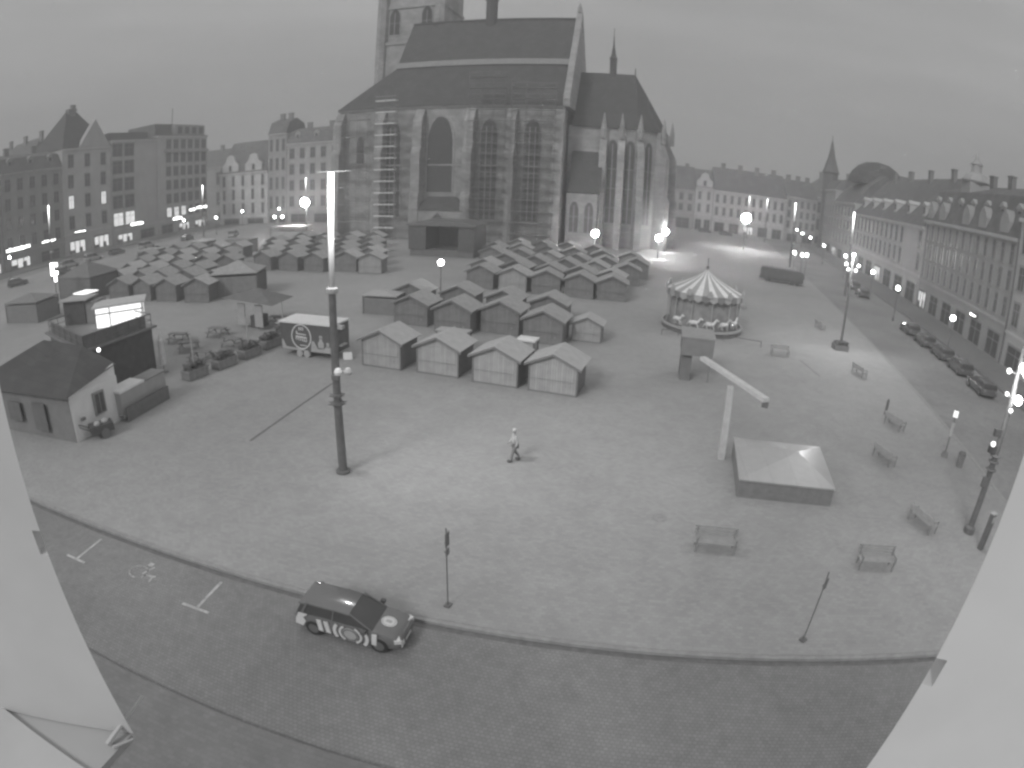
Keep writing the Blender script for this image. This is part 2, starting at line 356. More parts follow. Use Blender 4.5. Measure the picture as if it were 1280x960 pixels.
MB().xz([(5.5, 26.8), (17.5, 26.8), (11.5, 34.5)], -.35, 1.2).build('gable', mat('facade_gable', .38, .9, .35, .12), h)
MB().box(8.6, 7.5, 38, 3.2, 1.6, .5).box(8.6, 7.5, 37, 2.6, 1.0, 1.2).build('roof_lantern', mid, h)
house('narrow modern house with two wide window columns and a blank pale right side', (WX, 114.6), (WX, 133.5), 28.6, 31, 14, 5, 4, .23, style='flat', blank=((-1, 2), (-1, 3)), ww=.8, wh=.72, lit=((0, 0), (0, 1)), sign=[(7, 12.5, 4.2, .9)], shoplit=(0,), chimneys=3)
h = house('long modern building with deep cornice above rows of wide windows', (WX, 133.7), (WX, 157.8), 29.6, 33.5, 16, 6, 7, .25, style='flat', blank=((-1, 0),), ww=.62, wh=.66, lit=((0, 1), (0, 2), (0, 3)), sign=[(6.5, 11, 3.6, 1.0), (14.5, 17.5, 5.6, .9), (18.2, 23.5, 6.0, .9)], shoplit=(1, 2), chimneys=1)
MB().b2(3.3, 24, -1.0, 0, 24.6, 25.3).build('cornice', pale, h)
MB().b2(9, 24, 1.0, 8, 29.9, 33.2).build('penthouse', mat('facade_penthouse', .32, .9, .35, .12), h)
for x in (10.5, 14, 17.5, 21): MB().b2(x, x+2, .85, 1.0, 30.4, 32.6).build('window', glass, h)
MB().tube((12, 5, 33), (12, 5, 39), .12).build('antenna', metal_d, h); MB().tube((4, 5, 29), (4, 5, 34), .1).build('antenna', metal_d, h)
house('small cream town house with two curved gables and narrow arched windows', (-124.6, 158), (-105.4, 158), 16.4, 26.5, 16, 3, 5, .30, style='gable', gables=((4.6, 6.4, 22.2), (13.8, 6.4, 22.2)), ww=.22, shop=2.2, chimneys=0, wh=.7)
house('dark broad roofed house rising behind the twin gabled town house', (-128, 175), (-104, 175), 21, 27.5, 12, 3, 6, .2, style='hip', chimneys=1, name='rear_house')
house('tall narrow turreted house left of the floodlight beside the church', (-105.2, 158), (-98.6, 158), 27.5, 32.5, 12, 4, 3, .19, style='mansard', chimneys=2, shop=3)
house('tall old house with a ragged dark roof running behind the church corner', (-98.4, 158), (-66, 158), 24, 29, 13, 4, 9, .2, style='mansard', dormers=5, chimneys=4, shoplit=(3,))
# north side
house('low house with plain dark roof just right of the choir', (7, 206), (22, 206), 13.2, 21.3, 14, 2, 5, .2, shop=5, style='gable', chimneys=1)
house('pale gabled house with an arched doorway and small roof gable', (22.2, 206), (28.3, 206), 14.5, 19, 12, 2, 2, .27, shop=5, style='gable', gables=((3, 5.4, 19.6),), chimneys=0, ww=.3)
house('long pale house under a wide dark roof behind the right floodlight', (28.5, 206), (54, 206), 14.2, 22.3, 15, 2, 10, .27, shop=4.5, style='gable', chimneys=4, ww=.36, shoplit=(2,))
house('hazy far house with chimneys between the floodlight and the light column', (54.2, 206), (66, 207), 15.5, 21.5, 14, 3, 5, .2, style='gable', chimneys=3)
# east side, far to near
h = house('narrow corner house carrying a pointed spire turret', (EF(203), 203), (EF(178), 178), 19.5, 24, 14, 4, 6, .21, style='mansard', chimneys=1, shoplit=(1,))
MB().lathe([(2.6, 0), (2.6, 25), (3.1, 25.4), (2.7, 26.2), (1.3, 30.5), (.12, 36.5), (.1, 38)], 8, 6, 1.6, 0).build('spire_turret', rooft, h)
h = house('house under a big rounded dark roof beside the spire turret', (EF(177.8), 177.8), (EF(150.5), 150.5), 16, 24.5, 16, 3, 6, .2, style='curve', chimneys=2, shoplit=(0, 2))
MB().lathe([(8.5, 0), (8.3, 1.8), (7.4, 3.4), (5.8, 5), (3.6, 6.2), (.1, 6.8)], 20, 14, 9, 22).build('dome', slate, h)
house('long pale house with paired windows and blank end wall under a high dark roof', (EF(150.3), 150.3), (EF(95), 95), 13.4, 23.5, 18, 2, 15, .27, shop=4.6, style='gable', chimneys=4, dormers=6, ww=.42, wh=.72, blank=((-1, 13), (-1, 12)), shoplit=(3,))
h = house('grand ornate palace with tall windows and a domed lantern on its roof', (EF(94.8), 94.8), (EF(60), 60), 14.6, 22.0, 17, 3, 13, .2, shop=4.2, style='mansard', dormers=7, chimneys=5, ww=.34, wh=.74, shoplit=(0,), sign=[(24.5, 26.3, 3.4, .45)])
MB().b2(9.7, 13.3, 2.2, 5.8, 14, 21.6).lathe([(2.3, 21.6), (2.6, 21.9), (1.9, 22.9), (1.0, 23.3), (.95, 24.4), (1.2, 24.5), (.5, 25.3), (.1, 26.2)], 8, 11.5, 4).build('lantern_tower', mat('facade_tower', .34, .9, .35, .12), h)
for x in (2.4, 8, 18, 24, 31): MB().xz([(x-1.3, 14.6), (x+1.3, 14.6), (x+1.3, 16.4), (x+.8, 17.2), (x, 17.8), (x-.8, 17.2), (x-1.3, 16.4)], -.2, 1.4).build('gable', mat('facade_attic', .3, .9, .35, .12), h)
house('pale tall house at the right edge with a lit room and downpipe', (EF(59.8), 59.8), (EF(38), 38), 17, 23, 15, 3, 6, .25, style='mansard', dormers=3, chimneys=2, lit=((0, 2),))
house('plain grey house beyond the right edge of the view', (EF(37.8), 37.8), (EF(14), 14), 15, 21, 14, 3, 7, .25, style='gable', chimneys=2)
MB().tube((EF(60)-.15, 59.9, 0), (EF(60)-.15, 59.9, 16.4), .09).build('downpipe', metal_d, bpy.data.objects['town_house'])  # replaced below
dp = bpy.data.objects['downpipe']; dp.parent = None; tag(dp, 'long dark downpipe between the palace and the pale right edge house', 'downpipe')
# roofs farther out
for i, (x, y, w, hh, rd) in enumerate(((-165, 100, 30, 26, 34), (-160, 60, 26, 22, 30), (-150, 185, 34, 20, 27), (78, 150, 30, 18, 26), (84, 215, 40, 17, 25), (36, 236, 44, 15, 22))):
    house(('distant hazy roofs seen above the %s') % ('gabled house at left', 'far left house', 'modern corner building', 'long pale east house', 'spire turret corner', 'north side houses')[i], (x-w/2, y), (x+w/2, y), hh, rd, 16, 2, 4, .18, style='hip', chimneys=3, name='distant_house', group='houses beyond the square')

# ------------------------------------------------------------------ the church
ch = thing('gothic_church', 'large dark gothic church with steep slate roofs, tower stump and lower choir', 'church', (-13, 118.5, 0), R(-2.2))
MB().b2(-48.5, -.5, 0, 30, -.2, 28.2).build('nave_wall', stone, ch)
MB().b2(-48.6, 0, -.25, 0, 4.0, 4.5).b2(-48.8, 0, -.35, 0, 27.5, 28.25).b2(-48.6, 0, -.2, 0, 15.3, 15.6).build('string_course', stone_light, ch)
# roof: lower slope with a hipped west end, zinc band, upper slope
zr = lambda v: 28.3+(50.3-28.3)*v/15
rb = MB()
A = [(-48.9, -.6, zr(0)-.4), (0, -.6, zr(0)-.4), (0, 6.3, zr(6.3)), (-38.3, 6.3, zr(6.3))]
Bk = [(-48.9, 30.6, zr(0)-.4), (0, 30.6, zr(0)-.4), (0, 23.7, zr(6.3)), (-38.3, 23.7, zr(6.3))]
rg = [(-38.3, 15, 50.3), (0, 15, 50.3)]
rb.add(A+Bk+rg, [(0, 1, 2, 3), (7, 6, 5, 4), (0, 3, 7, 4), (3, 2, 9, 8), (8, 9, 6, 7), (3, 8, 7), (1, 5, 6, 9, 2), (0, 4, 5, 1)])
rb.build('nave_roof', slate, ch)
MB().slab([(-38.3, 6.05, zr(6.3)+.15), (-.3, 6.05, zr(6.3)+.15), (-.3, 6.6, zr(6.3)+1.5), (-38.3, 6.6, zr(6.3)+1.5)], .3).build('roof_band', band, ch)
MB().box(-19, 15, 50.25, 38.6, .5, .35).build('ridge_cap', slate, ch)
MB().yz([(-1.0, 27.8), (-1.0, 29.4), (15, 52.2), (31, 29.4), (31, 27.8)], -.4, .9).build('east_gable', stone_light, ch)
MB().lathe([(.5, 0), (.5, 1.2), (.1, 2.4)], 6, .2, 15, 52).build('finial', stone, ch)
for u in (-47.9, -38.0, -29.4, -18.6, -10.2, -.9):
    mb = MB().yz([(.1, -.2), (-3.4, -.2), (-3.4, 9), (-2.9, 10), (-2.9, 18), (-2.2, 19.2), (-2.2, 24.5), (-.4, 27.2), (.1, 27.2)], u-.95, u+.95)
    mb.b2(u-1.05, u+1.05, -3.5, 0, 3.9, 4.3); mb.b2(u-1.02, u+1.02, -2.98, 0, 14.2, 14.6)
    mb.build('buttress', stone, ch)
for k, v in enumerate((5, 15, 25)): MB().xz([(-48.3, -.2), (-51, -.2), (-51, 16), (-50, 18), (-50, 22), (-48.3, 25)], v-.9, v+.9).build('buttress', stone, ch)
def lancet(w, z0, z1, y=0, lights=3, m_=cglass):
    mb = MB(); n = 6; arc = []
    zs = z1-w*.95
    for i in range(n+1):
        a = i/n; arc.append((w/2-w/2*a**1.6*1.0, zs+(z1-zs)*math.sin(a*math.pi/2)))
    out = [(-w/2, z0), (w/2, z0)]+arc+[(-p[0], p[1]) for p in arc[::-1][1:]]
    mb.m = 0; big = [(p[0]*1.16+0, z0-.3 if p[1] == z0 else p[1]+.35) for p in out]
    mb.xz(big, y-.12, y+.02); mb.m = 1; mb.xz(out, y-.16, y-.08); mb.m = 2
    for i in range(1, lights): x = -w/2+w*i/lights; mb.b2(x-.09, x+.09, y-.24, y-.15, z0, z1-w*.45)
    if lights > 1:
        for z in range(int(z0)+3, int(zs), 4): mb.b2(-w/2, w/2, y-.2, y-.15, z, z+.1)
    return mb.mesh('window', [stone_light, m_, stone])
w1 = lancet(3.4, 3.9, 25.0)
for u in (-35.6, -14.9, -6.2): obj('window', w1, ch, (u, -.005, 0))
obj('window', lancet(5.3, 9.8, 25.6, lights=1, m_=mat('dark_arch_glass', .07, .8, 2, .1)), ch, (-25.1, -.01, 0))  # big arched window with plain darker glass
obj('window', lancet(1.6, 16, 22, lights=1), ch, (-43.2, -.005, 0))
# portal porch
po = MB().xz([(-29.3, -.2), (-19.2, -.2), (-19.2, 6.2), (-29.3, 6.2)], -3.2, -.1).build('portal', stone, ch)
MB().xz([(-26.4, 0), (-22.0, 0), (-22, 3.4), (-24.2, 5.8), (-26.4, 3.4)], -3.3, -3.15).build('door', dark, po)
MB().add([(-29.7, -3.5, 6.2), (-18.8, -3.5, 6.2), (-18.8, -.05, 6.2), (-29.7, -.05, 6.2), (-21.2, -.05, 8.9), (-27.3, -.05, 8.9)], [(0, 1, 4, 5), (1, 2, 4), (0, 5, 3), (3, 5, 4, 2), (3, 2, 1, 0)]).build('roof', slate, po)
# tower
MB().b2(-48.6, -31.8, 17.5, 33, -.2, 47).b2(-48.2, -32.2, 17.9, 32.6, 47, 74).b2(-48.9, -31.5, 17.2, 33.3, 46.2, 47.0).b2(-48.6, -31.9, 17.5, 33, 55.9, 56.6).build('tower', stone, ch)
tw = lancet(2.6, 49, 56, lights=2, m_=mat('louvres', .04, .8, 3, .2))
for u in (-44.5, -36.2): obj('window', tw, ch, (u, 17.85, 0))
MB().lathe([(11.4, 74), (1.2, 96), (.9, 98), (.1, 104)], 8, -40.2, 25.2).build('tower_spire', slate, ch)
for (x, y) in ((-48, 18), (-32.4, 18)): MB().lathe([(1.6, 20), (1.6, 74), (1.9, 74.2), (.1, 80)], 8, x+ (0.3 if x < -40 else -.3), y).build('stair_turret', stone, ch)
def fleche(name, u, v, z, r, h1, h2):
    MB().lathe([(r*1.05, z-1.6), (r, z), (r, z+h1), (r*1.25, z+h1+.25), (r*.75, z+h1+1.0), (r*.28, z+h1+h2*.55), (.06, z+h1+h2), (.05, z+h1+h2+1.2)], 8, u, v).build(name, slate, ch)
    MB().ball(u, v, z+h1+h2+1.3, .22).build('finial', metal_l, ch)
fleche('ridge_turret', -19.6, 15, 50.0, 1.35, 5.2, 9)
# choir
cp = [(0, 5.5), (14, 5.5), (18.2, 9.5), (19.8, 15), (18.2, 20.5), (14, 24.5), (0, 24.5)]
MB().prism(cp, -.2, 24.6).build('choir_wall', stone, ch)
ce = [(0, 5.0), (14.1, 5.0), (18.6, 9.2), (20.3, 15), (18.6, 20.8), (14.1, 25), (0, 25)]
vs = [(p[0]-(.2 if p[0] == 0 else 0)+.9*(p[0] == 0), p[1], 24.4) for p in ce]+[(.9, 15, 37.7), (12.6, 15, 37.7)]
MB().add(vs, [(0, 1, 8, 7), (1, 2, 8), (2, 3, 8), (3, 4, 8), (4, 5, 8), (5, 6, 7, 8), (0, 7, 6), (6, 5, 4, 3, 2, 1, 0)]).build('choir_roof', slate, ch)
MB().lathe([(.18, 37.5), (.1, 39.2)], 6, 12.6, 15).build('finial', metal_d, ch)
fleche('ridge_turret', 7.8, 15, 37.5, .75, 3.4, 6.0)
for (u, v, a) in ((7.2, 5.5, -90), (10.8, 5.5, -90), (14.2, 5.6, -75), (18.3, 9.4, -38), (19.9, 15, 0), (18.3, 20.6, 38)):
    a = R(a); mb = MB(); c, s_ = math.cos(a), math.sin(a)
    prof = [(-.2, -.2), (2.9, -.2), (2.9, 10), (2.3, 11), (2.3, 19), (.8, 22), (.8, 24.5), (-.2, 24.5)]; vs = []
    for sgn in (-.7, .7):
        for d, z in prof: vs.append((u+c*d-s_*sgn, v+s_*d+c*sgn, z))
    n = len(prof); mb.add(vs, [tuple(range(n)), tuple(range(n, 2*n))[::-1]]+[(i, n+i, n+(i+1) % n, (i+1) % n) for i in range(n)])
    mb.lathe([(.5, 22.3), (.5, 25), (.08, 27.5)], 4, u+c*1.1, v+s_*1.1); mb.build('buttress', stone, ch)
w2 = lancet(1.9, 5, 22, lights=2)
for (u, v, a) in ((9, 5.48, 0), (12.5, 5.48, 0), (16.1, 7.5, 43), (19, 12.2, 74)): 
    o = obj('window', w2, ch, (u, v, 0), R(a))
# chapel in the corner
MB().b2(.95, 6.9, 0, 5.5, -.2, 11).build('chapel_wall', stone, ch)
MB().slab([(.9, -.5, 10.9), (7.3, -.5, 10.9), (7.3, 5.45, 19.3), (.9, 5.45, 19.3)], .35).yz([(0, 11), (5.4, 11), (5.4, 19)], 6.7, 7.0).build('chapel_roof', slate, ch)
w3 = lancet(1.7, 3, 9, lights=2)
for u in (2.5, 5.4): obj('window', w3, ch, (u, -.01, 0))
# scaffolds against the nave
def scaffold(label, u0, u1, z1, dy, every=2.0, boards=()):
    t = thing('scaffold', label, 'scaffold', (-13, 118.5, 0), R(-2.2), 'scaffolds on the church')
    mb = MB(); n = max(1, int(abs(u1-u0)/2.2))
    for i in range(n+1):
        u = u0+(u1-u0)*i/n
        for y in (-dy, -dy+1.1): mb.tube((u, y, -.1), (u, y, z1), .045, n=5)
    mb.build('standard', metal, t)
    z = every
    while z < z1:
        MB().tube((u0, -dy, z+1), (u1, -dy, z+1), .05, n=4).build('rail', pale if every == 2.4 else metal, t); MB().b2(u0, u1, -dy, -dy+1.1, z, z+(.2 if every == 2.4 else .07)).build('board', white if every == 2.4 else mid, t); z += every
scaffold('metal scaffold with bright boards in the window bay left of the dark church window', -37.6, -33.0, 31, 5.0, 2.4)
scaffold('tall scaffold frame climbing past the eaves right of the dark church window', -18.0, -10.8, 33.5, 4.6, 2.2)
scaffold('scaffold over the window bay at the church right corner, topping the eaves', -9.6, -1.2, 32.0, 4.6, 2.2)
scaffold('low scaffold on the blank left bay of the church', -46.8, -39.5, 26, 4.3, 3.6)

# ------------------------------------------------------------------ market huts
def make_hut(fm, sm, rm):
    t = thing('market_hut', 'closed wooden market hut', 'market hut')
    w, d, e, a = 3.0, 2.5, 1.95, 2.62
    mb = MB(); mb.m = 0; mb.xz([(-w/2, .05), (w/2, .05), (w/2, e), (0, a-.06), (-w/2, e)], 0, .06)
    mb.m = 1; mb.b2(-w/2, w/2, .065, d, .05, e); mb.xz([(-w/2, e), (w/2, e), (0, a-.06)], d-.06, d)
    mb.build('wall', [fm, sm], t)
    mb = MB(); s_ = (a-e)/(w/2); ov = .28
    for sg in (-1, 1):
        mb.slab([(0, -.25, a+.04), (0, d+.15, a+.04), (sg*(w/2+ov), d+.15, a+.04-s_*(w/2+ov)), (sg*(w/2+ov), -.25, a+.04-s_*(w/2+ov))], .07*sg*-1 if sg > 0 else .07)
    mb.build('roof', rm, t)
    mb = MB()
    for sg in (-1, 1): mb.slab([(0, -.262, a-.0), (sg*(w/2+ov), -.262, a-.0-s_*(w/2+ov)), (sg*(w/2+ov), -.262, a-.14-s_*(w/2+ov)), (0, -.262, a-.14)], .02)
    mb.b2(-w/2-.03, -w/2+.07, -.03, .03, 0, e); mb.b2(w/2-.07, w/2+.03, -.03, .03, 0, e); mb.b2(-w/2, w/2, -.03, .0, .0, .1)
    mb.build('trim', trimm, t)
    mb = MB().b2(-w/2+.18, w/2-.18, -.035, 0, .95, 1.86); mb.b2(-w/2+.18, w/2-.18, -.06, 0, .9, .95)
    mb.build('shutter', fm, t)
    mb = MB().b2(w/2-.55, w/2-.47, -.07, -.03, .55, .62); mb.build('latch', metal_l, t)
    return t
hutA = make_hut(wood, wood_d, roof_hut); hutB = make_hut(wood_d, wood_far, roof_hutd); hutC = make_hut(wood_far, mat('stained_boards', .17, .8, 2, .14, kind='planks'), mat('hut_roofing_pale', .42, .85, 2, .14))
used = {'A': False, 'B': False, 'C': False}
def hut(x, y, rz, label, group, kind='B', sc=1):
    src = {'A': hutA, 'B': hutB, 'C': hutC}[kind]
    if not used[kind]:
        used[kind] = True; src.location = (x, y, 0); src.rotation_euler = (0, 0, R(rz)); src['label'] = label; src['group'] = group; o = src
    else: o = dup(src, (x, y, 0), R(rz), label, group)
    o.scale = (sc*random.uniform(.97, 1.03), sc*random.uniform(.96, 1.04), sc*random.uniform(.97, 1.03)); return o
G1 = 'closed wooden market huts'
for i, (x, y) in enumerate([(-16.0, 37.3), (-11.75, 36.9), (-7.65, 36.1), (-3.85, 35.55)]):
    hut(x, y, -8, 'pale closed market hut, %s from left in the nearest row of four' % ORD[i], G1, 'A', 1.04)
for i, (x, y) in enumerate([(-18.2, 49.3), (-13.9, 47.7), (-10.0, 48.6), (-6.1, 46.8)]):
    hut(x, y, -6, 'closed market hut, %s from left in the row right behind the nearest four' % ORD[i], G1, 'B', 1.08)
hut(-2.7, 48.6, -4, 'low pale hut at the right end of the second row', G1, 'A', .82)
for i, (x, y) in enumerate([(-20.2, 54.5), (-15.4, 54.6), (-10.9, 54.0), (-6.6, 53.2)]):
    hut(x, y, -6, 'closed hut, %s from left in the third row, only its roof clear' % ORD[i], G1, 'B', 1.08)
rows = [(67.5, [-16.6, -12.6, -8.7, -4.9, -1.2]), (73.0, [-17.5, -13.4, -9.2, -5.3, -1.6]), (79, [-16, -11.9, -7.8, -3.9, .4]), (85.5, [-19.5, -15.3, -11.0, -6.9, -2.8, 1.6]), (92.5, [-20.5, -16.2, -12, -7.9, -3.5, .8]), (99, [-18, -13.8, -9.6, -5.2])]
for r, (y, xs) in enumerate(rows):
    for i, x in enumerate(xs):
        hut(x, y+random.uniform(-.4, .4)-x*.08-.6, random.uniform(-10, 2), 'market hut %s from left in the %s row before the choir' % (ORD[i], ORD[r]), G1, 'A' if (r+i) % 4 == 1 else 'B', 1.08)
rows = [(53.0, [-60.0, -55.6, -51.2, -46.2]), (58.5, [-66, -61.5, -57.2, -52.8, -48.0]), (64.5, [-70, -65, -60.4, -55.6]), (71, [-74, -69.5, -64.8, -60, -55.5]), (78, [-80, -75.2, -70.4, -65.8, -61.2]), (86, [-84, -79.4, -74.5, -69.5, -64.8])]
for r, (y, xs) in enumerate(rows):
    for i, x in enumerate(xs):
        hut(x, y+random.uniform(-.5, .5), random.uniform(-4, 12), 'market hut %s from left, %s row left of the food trailer' % (ORD[i], ORD[r]), G1, 'BCBAB'[(i*2+r*3) % 5], 1.1)
rows = [(75.0, [-51.2, -46.6, -42.2, -37.6, -33.4]), (81.0, [-54.5, -49.8, -45.2, -40.9, -36.5]), (87.5, [-58, -53, -48.4, -43.8, -39.2]), (95, [-62, -57, -52, -47.2, -42.4]), (102, [-60, -55, -50, -45])]
for r, (y, xs) in enumerate(rows):
    for i, x in enumerate(xs):
        hut(x, y+random.uniform(-.5, .5), random.uniform(-8, 8), 'dark hut %s from left, %s row behind the tall mast' % (ORD[i], ORD[r]), G1, 'BCBAB'[(i*2+r*3) % 5], 1.1)
def canopy(name, label, x, y, rz, w, d, h, top, side, cat='stall', pitch=.25, wallh=0):
    t = thing(name, label, cat, (x, y, 0), R(rz))
    vs = [(-w/2, -d/2, h), (w/2, -d/2, h), (w/2, d/2, h), (-w/2, d/2, h), (0, 0, h+pitch+.05)]
    MB().add(vs+[(a, b, c-.12) for a, b, c in vs[:4]], [(0, 1, 4), (1, 2, 4), (2, 3, 4), (3, 0, 4), (8, 7, 6, 5), (0, 5, 6, 1), (1, 6, 7, 2), (2, 7, 8, 3), (3, 8, 5, 0)]).build('roof', top, t)
    for sx in (-1, 1):
        for sy in (-1, 1): MB().box(sx*(w/2-.1), sy*(d/2-.1), 0, .1, .1, h-.1).build('post', metal, t)
    if wallh: MB().b2(-w/2+.12, w/2-.12, -d/2+.12, d/2-.12, 0, wallh).build('counter', side, t)
    return t
canopy('market_stall', 'market stall with a bright lit roof among the far left huts', -77.0, 92.0, 0, 4.2, 3, 2.7, canvas, mid, wallh=2.5)
canopy('market_stall', 'long pale flat roofed stall right of the bright roofed stall', -69.8, 94.5, 5, 6.5, 3, 2.5, mid, pale, wallh=2.3, pitch=.05)
canopy('market_stall', 'wide pale canopy stall in front of the left floodlight', -73, 119, 0, 9, 4, 2.6, canvas, pale, wallh=1.5)
canopy('market_stall', 'pale canopy stall by the road behind the left stalls', -84, 84, 8, 5, 3, 2.4, pale, dark2, wallh=2)
canopy('market_stall', 'small kiosk with a bright lit square roof behind the skating bar', -59.0, 46.5, 0, 2.6, 2.2, 2.6, litpanel, dark2, pitch=.02, wallh=2.5)
canopy('market_stall', 'pale pitched canopy stall at the far left by the black car', -66.8, 43.0, 10, 6.5, 4.5, 2.5, mid, mid, wallh=2.2, pitch=.7)
canopy('market_tent', 'dark round topped tent behind the skating bar', -70, 56, 0, 8, 6, 3.0, dark2, dark2, 'tent', 1.8, 2.8)
canopy('market_tent', 'dark pitched tent right of the left hut cluster', -44, 59, 20, 6, 5, 2.8, roof_hutd, wood_far, 'tent', 1.2, 2.4)
canopy('market_stall', 'low pale canopy behind the second hut row beside the ball lamp', -22.5, 53.5, 0, 3.6, 2.6, 1.9, pale, mid, wallh=1.6)
canopy('market_stall', 'small pale stand between the second and third nearest huts', -12.4, 43.0, -8, 2.6, 1.2, 1.6, pale, pale, wallh=1.4, pitch=.05)
canopy('market_stall', 'small pale stand behind the third nearest hut', -6.3, 40.5, -8, 1.4, 1.2, 2.1, white, pale, wallh=1.9, pitch=.05)

# stage
t = thing('concert_stage', 'big black concert stage box before the church portal', 'stage', (-29.2, 93, 0), R(-2))
MB().b2(-5.4, 5.4, .2, 7, 0, 1.1).build('deck', dark2, t)
MB().b2(-5.6, -2.6, 0, 7, 1.1, 5.0).b2(2.9, 5.6, 0, 7, 1.1, 5.0).b2(-2.6, 2.9, 6.8, 7, 1.1, 5.0).build('side_wall', dark, t)
MB().b2(-2.55, 2.85, 6.5, 6.75, 1.15, 4.8).build('backdrop', dark2, t)
MB().b2(-5.9, 5.9, -.3, 7.2, 5.02, 5.3).xz([(-5.9, 5.31), (5.9, 5.31), (3.5, 5.8), (-3.5, 5.8)], -.3, 7.2).build('roof', metal, t)

# ------------------------------------------------------------------ pavilion at the left
pv = thing('bar_pavilion', 'squat hut with dark hipped roof and pale one-window end wall', 'pavilion', (0, 0, 0))
pv_w = [(-38.5, 18.7), (-28.35, 19.75), (-28.1, 23.6), (-38.5, 23.6)]
MB().prism(pv_w, -.05, 2.72).build('wall', mid, pv)
MB().prism([(-28.30, 19.78), (-28.03, 23.65), (-28.15, 23.65), (-28.42, 19.78)], 0, 2.78).slab([(-28.34, 19.8, 2.78), (-28.06, 23.6, 2.78), (-28.06, 23.6, 3.5)], .1).build('end_wall', white, pv)
MB().add([(-39, 18.2, 2.8), (-28.0, 19.35, 2.8), (-28.0, 23.8, 3.45), (-39, 24.5, 3.4), (-34.2, 22.6, 4.9), (-30.8, 23.4, 4.5)], [(0, 1, 5, 4), (1, 2, 5), (2, 3, 4, 5), (3, 0, 4), (3, 2, 1, 0)]).build('roof', slate, pv)
wf = MB(); wf.prism([(-28.16, 21.5), (-28.12, 22.4), (-28.0, 22.4), (-28.04, 21.5)], 1.0, 2.35); wf.build('window', framew, pv)
MB().prism([(-28.02, 21.62), (-27.99, 21.9), (-27.97, 21.9), (-28.0, 21.62)], 1.1, 2.25).prism([(-28.01, 22.0), (-27.98, 22.28), (-27.96, 22.28), (-27.99, 22.0)], 1.1, 2.25).build('pane', glass, bpy.data.objects[-1] if False else wf and [o for o in pv.children if o.name.startswith('window')][0])
MB().b2(-28.1, -27.9, 20.2, 20.5, 1.2, 1.35).build('wall_lamp', metal_d, pv)
MB().prism([(-34.6, 18.9), (-33.2, 19.05), (-33.2, 18.98), (-34.6, 18.83)], .9, 2.1).build('shutter', dark2, pv); MB().prism([(-31.9, 19.22), (-30.6, 19.35), (-30.6, 19.28), (-31.9, 19.15)], .5, 2.2).build('shutter', dark2, pv)
bp = thing('raised_bar', 'dark raised bar with a railed deck behind the pavilion roof', 'bar', (0, 0, 0))
dk = [(-33, 25.2), (-32.2, 31.5), (-40.5, 33.5), (-41.5, 28.2)]
MB().prism(dk, 0, 3.4).build('base', dark, bp)
MB().prism([(-32.7, 24.8), (-31.9, 31.8), (-40.6, 33.9), (-42, 28.0)], 3.4, 3.55).build('deck', mid, bp)
rl = MB()
for a, b in zip(dk, dk[1:]+dk[:1]):
    rl.tube((*a, 4.45), (*b, 4.45), .05, n=5); rl.tube((*a, 4.0), (*b, 4.0), .03, n=4)
    for k in range(6): x = a[0]+(b[0]-a[0])*k/6; y = a[1]+(b[1]-a[1])*k/6; rl.tube((x, y, 3.5), (x, y, 4.45), .03, n=4)
rl.build('railing', metal, bp)
MB().prism([(-33.1, 25.4), (-32.4, 31), (-32.3, 31), (-33.0, 25.3)], 3.56, 4.4).prism([(-33.1, 25.4), (-33.1, 25.3), (-41.4, 28.3), (-41.4, 28.4)], 3.56, 4.4).build('parapet', dark2, bp)
tg = thing('lit_glass_tent', 'brightly lit white glazed tent standing on the raised bar deck', 'tent', (-36.9, 29.9, 3.56), R(42))
MB().b2(-.1, 3.8, 0, 2.6, 0, 1.45).build('lit_wall', litpanel, tg)
fr = MB()
for x in (-.12, 1.1, 3.78): fr.b2(x, x+.08, -.06, 0, 0, 1.5)
fr.b2(-.15, 3.9, -.08, 0, 1.0, 1.08).b2(3.8, 3.86, 0, 2.6, 0, .08).b2(3.8, 3.86, 0, .08, 0, 1.5).b2(3.8, 3.86, 1.2, 1.28, 0, 1.5).build('frame', metal_d, tg)
MB().b2(-.3, 4.1, -.25, 2.8, 1.5, 1.62).build('roof', canvas, tg)
tb = thing('bar_booth', 'dark serving booth under a thin pale roof on the raised bar deck', 'booth', (-40.2, 30.6, 3.56), R(20))
MB().b2(-1.5, .7, 0, 1.8, 0, 1.9).build('wall', dark, tb); MB().b2(.75, 1.9, .1, 1.8, 0, 1.75).build('side_cabinet', mid, tb)
MB().b2(-1.8, 1.1, -.3, 2.0, 1.92, 2.02).build('roof', pale, tb)
tl = thing('ball_lamp', 'small round lamp on a short post above the pavilion roof edge', 'lamp', (-30.2, 24.3, 0))
MB().tube((0, 0, 0), (0, 0, 3.9), .05).build('post', metal_d, tl); MB().ball(0, 0, 4.0, .13).build('globe', mat('dim_lamp', .8, .4, 2, .02, emit=1.2), tl)
cb = thing('counter_trailer', 'long pale box trailer with a bright top edge beside the pavilion end wall', 'trailer', (-27.55, 23.3, 0), R(1))
MB().b2(-1.2, 0, 0, 4.4, .35, 1.75).build('body', mat('trailer_skin', .34, .5, 2, .08), cb)
MB().b2(-1.3, .06, -.05, 2.3, 1.76, 1.9).build('lid', white, cb)
MB().b2(-1.3, .06, 2.35, 4.5, 1.76, 1.82).build('roof', mid, cb)
MB().b2(.0, .1, -.05, 4.45, .2, .36).build('skirt', pale, cb)
for y in (1.4, 2.8): MB().tube((-.05, y, .25), (.12, y, .25), .25, n=14).build('wheel', dark, cb)
MB().b2(.3, .36, 0, 4.2, .0, .9).b2(.3, .34, 0, 4.2, .85, .9).build('barrier', metal, cb)
hc = thing('handcart', 'small dark handcart with pale bundles at the pavilion corner', 'handcart', (-27.35, 21.2, 0), R(60))
